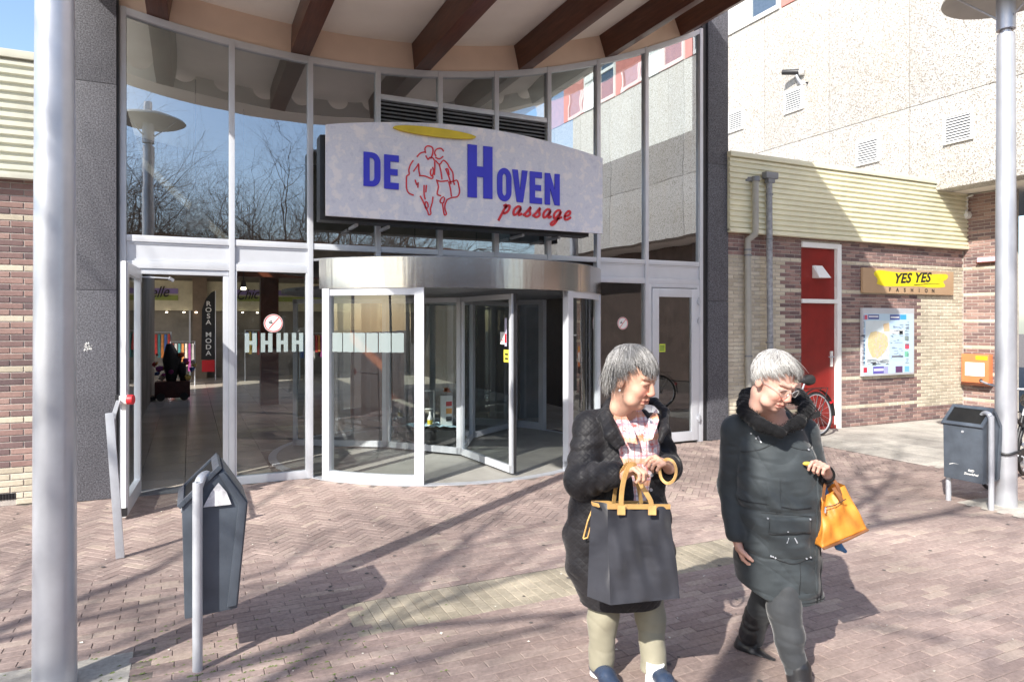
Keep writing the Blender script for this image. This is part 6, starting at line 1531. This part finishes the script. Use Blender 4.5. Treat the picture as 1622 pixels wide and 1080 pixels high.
th = hand(B, LW + np.array((-.004, -.01, .018)), p(1292, 722, 3.16) - LW, (-.55, -.2, -.6), .98, (38, 55, 35), thumb=1, pinch=True)
me = B.mesh('person'); C = head_color(H, verts(me), (.62, .37, .29)); set_color(me, C)
wr_ = link('person', me, M['skin'], None); wr_.location = loc2; wr_.rotation_euler = (0, 0, rz2)
meta(wr_, 'white-haired woman with glasses in a dark hooded parka, walking with an orange handbag', 'person')
coat = SDF((-.46, -.48, .28), (.48, .36, 1.40), .004)
fo = folds(13, .0062, 18, 20)
crR = creases(33, .0062)
def foR(X, Y, Z):
    seam = .004 * np.exp(-((Z - .585 - .01 * np.sin(30 * X)) / .008) ** 2) + .006 * np.exp(-((Z - .80) / .012) ** 2) + .003 * np.exp(-((X - .20) / .005) ** 2) * (Y < 0)
    return fo(X, Y, Z) * .6 + crR(X, Y, Z) + seam + .004 * np.sin(60 * Z + 9 * np.sin(9 * X)) * np.exp(-((Z - .84) / .07) ** 2)
coat.loft([(.335, .07, .02, .200, .165), (.40, .065, .02, .208, .17), (.55, .058, .02, .207, .175), (.70, .055, .01, .205, .182), (.86, .052, .005, .205, .182), (.98, .048, .0, .200, .172), (1.08, .035, .01, .188, .150), (1.16, .02, .02, .172, .12), (1.22, .012, .03, .13, .10), (1.26, .01, .04, .10, .09)], .02, foR)
coat.chain([RS, RE + np.array((0, 0, 0)), RW + np.array((0, 0, .02))], [.078, .073, .052], .016, fold=(.0025, 47, 1)); coat.chain([LS, LE, LW + np.array((0, .05, -.012))], [.072, .064, .050], .016, fold=(.0025, 47, 3)); coat.cone(RS, LS, .075, .07, .03)
coat.cone(RW + (0, 0, -.01), RW + (.01, -.01, -.08), .034, .036, .004, 'cut'); coat.cone(H.w((0, -.02, -.06)), p(1222, 668, 3.38), .06, .07, .006, 'cut')
coat.op((-.46, -.48, .28), (.48, .36, .56), lambda X, Y, Z: Z - (.345 + np.clip(-(X - .0), 0, .3) * .55) + 0 * Y, .006, 'cut', pad=0)
# flap pocket and placket
def slabf(c, hx, hy, hz, r=.004):
    c = np.array(c)
    def fn(X, Y, Z):
        a_, b_, e_ = np.abs(X - c[0]) - hx, np.abs(Y - c[1]) - hy, np.abs(Z - c[2]) - hz
        return np.sqrt(np.maximum(a_, 0) ** 2 + np.maximum(b_, 0) ** 2 + np.maximum(e_, 0) ** 2) + np.minimum(np.maximum(a_, np.maximum(b_, e_)), 0) - r
    return fn
pk = p(1226, 825, 3.40); 
cR = coat.mesh('coat'); c_ = child(wr_, 'coat', cR, M['parka'])
# hood collar with fur
hd_ = SDF((-.3, -.3, 1.10), (.35, .38, 1.46), .004); ring_ = [p(1222, 622, 3.60), p(1184, 630, 3.52), p(1180, 650, 3.36), p(1204, 672, 3.24), p(1236, 684, 3.20), p(1266, 668, 3.26), p(1280, 644, 3.40), p(1264, 628, 3.54), p(1222, 622, 3.60)]
hd_.chain(ring_, [.044, .046, .040, .031, .022, .028, .034, .038, .044], .015)
hd_.op((-.3, -.3, 1.10), (.35, .38, 1.46), lambda X, Y, Z: .002 * np.sin(150 * X + 40 * Z) * np.sin(140 * Z + 90 * Y) + .005 * np.sin(31 * X + 25 * Y + 20 * Z), mode='disp', pad=0)
hdo = child(wr_, 'fur_collar', hd_.mesh('fur_collar'), M['fur'])
fu = MB(); q = random.Random(4)
for i in range(2600):
    k = q.randrange(len(ring_) - 1); t_ = q.random(); c0 = ring_[k] * (1 - t_) + ring_[k + 1] * t_; r0 = np.interp(k + t_, range(9), [.048, .052, .044, .034, .024, .032, .038, .042, .048])
    d = np.array((q.gauss(0, 1), q.gauss(0, 1), q.gauss(.1, 1))); d /= np.linalg.norm(d); e_ = np.array((q.gauss(0, .5), q.gauss(0, .5), q.gauss(-.3, .5)))
    fu.tube([c0 + d * r0 * .9, c0 + d * (r0 + .002), c0 + d * (r0 + .006) + e_ * .008], [.0012, .0009, .0002], 3, caps=False)
o = child(hdo, 'fur_tufts', fu.mesh('fur_tufts'), M['fur']); o['kind'] = 'stuff'
# coat details: yoke seam, pockets, snaps, zip pulls, cuffs
def surf_y(x, z):
    iz0 = int(round((z - coat.lo[2]) / coat.vx)); ix0 = int(round((x - coat.lo[0]) / coat.vx))
    if not (coat.D[ix0, :, iz0] < 0).any(): return None
    return surf_y0(x, z)
def surf_y0(x, z):                                   # first hit of the coat seen from the front
    X = np.array(x); ix = int(round((x - coat.lo[0]) / coat.vx)); iz = int(round((z - coat.lo[2]) / coat.vx)); col = coat.D[ix, :, iz]; j = int(np.argmax(col < 0)); return coat.lo[1] + (j - 1 + col[j - 1] / max(1e-6, col[j - 1] - col[j])) * coat.vx
def seamline(pts, r, nm, mat, off=.001):
    pts = smooth_line(pts, 8); return child(c_, nm, MB().tube([(x, surf_y(x, z) - off, z) for x, z in pts if surf_y(x, z) is not None], r, 5).mesh(nm), mat)
def lx(px): return (px - 1214.8) * .003145
def lz(py): return 1.7 - (py - 512) * .003145
def patch(name, c0, c1, th=.006, nx=14, nz=10, wob=.0015):
    mb = MB(); xa, za, xb, zb_ = lx(c0[0]), lz(c0[1]), lx(c1[0]), lz(c1[1]); Q = []
    for i in range(nx + 1):
        for j in range(nz + 1):
            x, z = xa + (xb - xa) * i / nx, za + (zb_ - za) * j / nz; e_ = (i in (0, nx)) or (j in (0, nz))
            ys = [surf_y(x + a, z + b) for a in (-.008, 0, .008) for b in (-.008, 0, .008)]; ys = [q_ for q_ in ys if q_ is not None]; ys = np.mean(ys) if len(ys) > 4 else .05
            mb.v.append((x, ys - (.001 if e_ else th) + wob * math.sin(x * 90 + z * 60), z))
    mb.f = [(i * (nz + 1) + j, (i + 1) * (nz + 1) + j, (i + 1) * (nz + 1) + j + 1, i * (nz + 1) + j + 1) for i in range(nx) for j in range(nz)]
    me = mb.mesh(name); me.shade_smooth(); return child(c_, name, me, M['parka'])
patch('pocket_flap', (1199, 804), (1263, 829), .011); patch('pocket', (1200, 831), (1263, 868), .007); patch('placket', (1273, 705), (1285, 930), .009, 6, 40, .002); patch('chest_yoke', (1182, 662), (1214, 697), .005); patch('chest_pocket', (1196, 745), (1216, 796), .005); patch('hem_band', (1215, 922), (1280, 932), .006, 18, 4)
M['seam'] = plain('dark_seam', (.012, .014, .016), .7)
for pts, r in (([(1168, 712), (1190, 705), (1215, 694)], .002), ([(1236, 700), (1262, 706), (1284, 700)], .002), ([(1190, 800), (1215, 799), (1240, 800), (1262, 803)], .0022), ([(1165, 786), (1200, 786), (1232, 790), (1262, 790)], .003),
               ([(1198, 829), (1230, 830), (1262, 827)], .0032), ([(1200, 806), (1198, 829)], .0018), ([(1262, 806), (1262, 827)], .0018), ([(1204, 866), (1222, 872), (1240, 875), (1264, 865)], .004), ([(1247, 872), (1246, 935)], .0016),
               ([(1285, 712), (1289, 790), (1287, 870), (1286, 940)], .0022), ([(1276, 720), (1279, 800), (1279, 870), (1280, 940)], .0016), ([(1185, 931), (1215, 934), (1260, 937), (1298, 938)], .0018), ([(1214, 760), (1210, 800)], .0016)):
    seamline([(lx(a), lz(b)) for a, b in pts], r, 'seam', M['seam'])
for a, b in ((1197, 806), (1259, 806), (1225, 824), (1235, 824), (1203, 864), (1210, 867), (1256, 867), (1262, 865), (1182, 683), (1187, 689), (1265, 705), (1206, 865)):
    x, z = lx(a), lz(b); y_ = surf_y(x, z) - .006; child(c_, 'snap', MB().tube([(x, y_ + .002, z), (x, y_ - .004, z)], .0042, 8).mesh('snap'), M['steel'])
for a, b, c2, d2 in ((1190, 686, 1193, 695), (1227, 834, 1224, 842), (1236, 834, 1240, 842), (1262, 671, 1264, 679)):
    x, z = lx(a), lz(b); x2, z2 = lx(c2), lz(d2); child(c_, 'zip_pull', MB().tube([(x, surf_y(x, z) - .004, z), (x2, surf_y(x2, z2) - .006, z2)], .0035, 6).mesh('zip_pull'), M['steel'])
cf = SDF(LW - .12, LW + .12, .004); cf.cone(LW + (0, .045, -.012), LW + (-.002, .004, .002), .050, .046, .01); cf.cone(LW + (-.001, -.03, .012), LW, .03, .03, .005, 'cut'); child(wr_, 'cuff', cf.mesh('cuff'), M['fur'])
leg_ = SDF((-.3, -.35, .0), (.3, .35, .60), .0045); fo2 = folds(18, .0035, 30, 20); crU = creases(9, .0050)
leg_.chain([p(1222, 905, 3.46), p(1206, 965, 3.50), p(1192, 1010, 3.56)], [.080, .062, .050], .02); leg_.chain([p(1240, 905, 3.36), p(1242, 965, 3.28), p(1250, 1010, 3.25), p(1265, 1075, 3.21)], [.085, .078, .066, .052], .02)
leg_.op((-.3, -.35, .0), (.3, .35, .60), lambda X, Y, Z: fo2(X, Y, Z) + crU(X, Y, Z) + 0 * X, mode='disp', pad=0); child(wr_, 'trousers', leg_.mesh('trousers'), M['jeans'])
bt = SDF((-.3, -.45, -.005), (.3, .4, .5), .0035)
bt.chain([p(1198, 972, 3.52), p(1190, 1000, 3.55), p(1180, 1026, 3.58)], [.060, .056, .050], .015, fold=(.003, 120, 0)); bt.chain([p(1178, 1024, 3.58), p(1200, 1040, 3.52), p(1224, 1051, 3.45)], [.048, .040, .030], .02); bt.cone(p(1170, 1032, 3.60), p(1175, 1044, 3.58), .028, .024, .008)
bt.op((-.3, -.45, -.01), (.3, .4, .03), lambda X, Y, Z: Z - .002 + 0 * X + 0 * Y, .003, 'cut', pad=0); child(wr_, 'boot', bt.mesh('boot'), M['leather']); bt = SDF((-.3, -.45, -.005), (.3, .4, .5), .0035)
bt.chain([p(1264, 1058, 3.22), p(1267, 1085, 3.20)], [.060, .054], .015); bt.chain([p(1267, 1092, 3.2), p(1284, 1112, 3.05)], [.045, .034], .02)
bt.op((-.3, -.45, -.01), (.3, .4, .03), lambda X, Y, Z: Z - .002 + 0 * X + 0 * Y, .003, 'cut', pad=0)
child(wr_, 'boot', bt.mesh('boot'), M['leather'])
hair(wr_, H, lambda ph: 2.05 - .66 * math.exp(-((ph - .25) / .6) ** 2) - .74 * math.exp(-((ph + .75) / .45) ** 2) - .40 * math.exp(-((abs(ph) - 1.5) / .35) ** 2), (.090, .110, .103), 7, 3600, lambda ph: .03 + .30 * math.exp(-((ph - .8) / .5) ** 2), [(0, (.14, .13, .125)), (.3, (.27, .26, .25)), (.6, (.40, .39, .375)), (1, (.56, .55, .53))], .45, wisps=30)
gl_ = MB()
for s_ in (-1, 1):
    gl_.tube([H.w((s_ * .034 + .024 * math.cos(a), .108 - .012 * abs(math.cos(a)) * (s_ * math.cos(a) > 0), .002 + .017 * math.sin(a))) for a in [2 * PI * k / 20 for k in range(20)]], .0014, 6, closed=True)
    gl_.tube([H.w((s_ * .058, .098, .006)), H.w((s_ * .074, .04, .004)), H.w((s_ * .080, -.01, -.004))], .0014, 6)
gl_.tube([H.w((-.010, .110, .006)), H.w((0, .113, .009)), H.w((.010, .110, .006))], .0014, 6)
go = child(wr_, 'glasses', gl_.mesh('glasses'), plain('pale_glasses_rim', (.62, .60, .58), .25, .6))
ln = MB()
for s_ in (-1, 1): ln.add([H.w((s_ * .034 + .0235 * math.cos(a), .107, .002 + .0165 * math.sin(a))) for a in [2 * PI * k / 20 for k in range(20)]], [tuple(range(20))])
child(go, 'lens', ln.mesh('lens'), M['glass'])
sn = SDF(th - .05, th + .05, .002); sn.ell(th + np.array((-.006, -.01, .010)), (.020, .012, .010)); o = child(None, 'snack', sn.mesh('snack'), plain('yellow_food', (.70, .48, .07), .6, 0, .2, 60)); o.location = loc2; o.rotation_euler = (0, 0, rz2)
meta(o, 'small yellow snack held in the fingers of the woman in the parka', 'snack')
# orange handbag
ob_ = emp('handbag', (0, 0, 0), 'bright orange leather handbag with brown straps on the arm of the woman in the parka', 'handbag'); ob_.location = loc2; ob_.rotation_euler = (0, 0, rz2)
TL, TR, BR, BL = p(1300, 788, 3.26), p(1338, 768, 3.30), p(1374, 838, 3.26), p(1303, 868, 3.20); bd = np.array((-.02, .13, .0))
me = bagmesh((TL, TR, BR, BL), bd * .5, bd, 24, 26, .015, 5).mesh('bag_body'); bm = bmesh.new(); bm.from_mesh(me); bmesh.ops.recalc_face_normals(bm, faces=bm.faces); bm.to_mesh(me); bm.free(); me.shade_smooth(); bo = child(ob_, 'bag_body', me, M['bagorange'])
mp2 = (BR + BL) / 2; child(ob_, 'bottom_piping', MB().tube([BL + (0, -.006, 0), mp2 + (0, -.012, -.003), BR + (0, -.006, 0)], .006, 8).mesh('bottom_piping'), M['strapbrown'])
strap([p(1304, 790, 3.24), p(1306, 772, 3.24), p(1310, 758, 3.28), p(1316, 752, 3.36)], .014, ob_, M['strapbrown']); strap([p(1332, 785, 3.25), p(1326, 768, 3.24), p(1316, 754, 3.28), p(1312, 750, 3.36)], .016, ob_, M['strapbrown'])
strap([p(1320, 772, 3.25), p(1328, 783, 3.235), p(1333, 793, 3.235)], .020, ob_, M['strapbrown'], 'strap_tab'); child(ob_, 'zip', MB().tube([p(1306, 803, 3.235), p(1322, 800, 3.225), p(1340, 790, 3.24)], .0025, 5).mesh('zip'), M['seam']); child(ob_, 'zip_pull', MB().tube([p(1308, 803, 3.225), p(1307, 812, 3.222)], .004, 6).mesh('zip_pull'), M['steel'])
sc = emp('blue_scarf', (0, 0, 0), 'blue cloth stuffed beside the orange handbag and hanging below it', 'scarf'); sc.location = loc2; sc.rotation_euler = (0, 0, rz2)
s2_ = SDF((.1, -.3, .45), (.55, .3, 1.0), .004); s2_.chain([p(1300, 762, 3.36), p(1303, 782, 3.33), p(1306, 800, 3.34)], [.022, .030, .02], .01); s2_.chain([p(1306, 800, 3.34), p(1312, 830, 3.37), p(1318, 850, 3.36)], [.018, .016, .018], .01); s2_.chain([p(1318, 850, 3.36), p(1328, 866, 3.34), p(1338, 872, 3.34)], [.02, .018, .008], .01)
s2_.op((.1, -.3, .45), (.55, .3, 1.0), lambda X, Y, Z: .004 * np.sin(90 * X + 60 * Z), mode='disp', pad=0)
child(sc, 'cloth', s2_.mesh('cloth'), fabric('blue_cloth', (.06, .17, .36), .8))
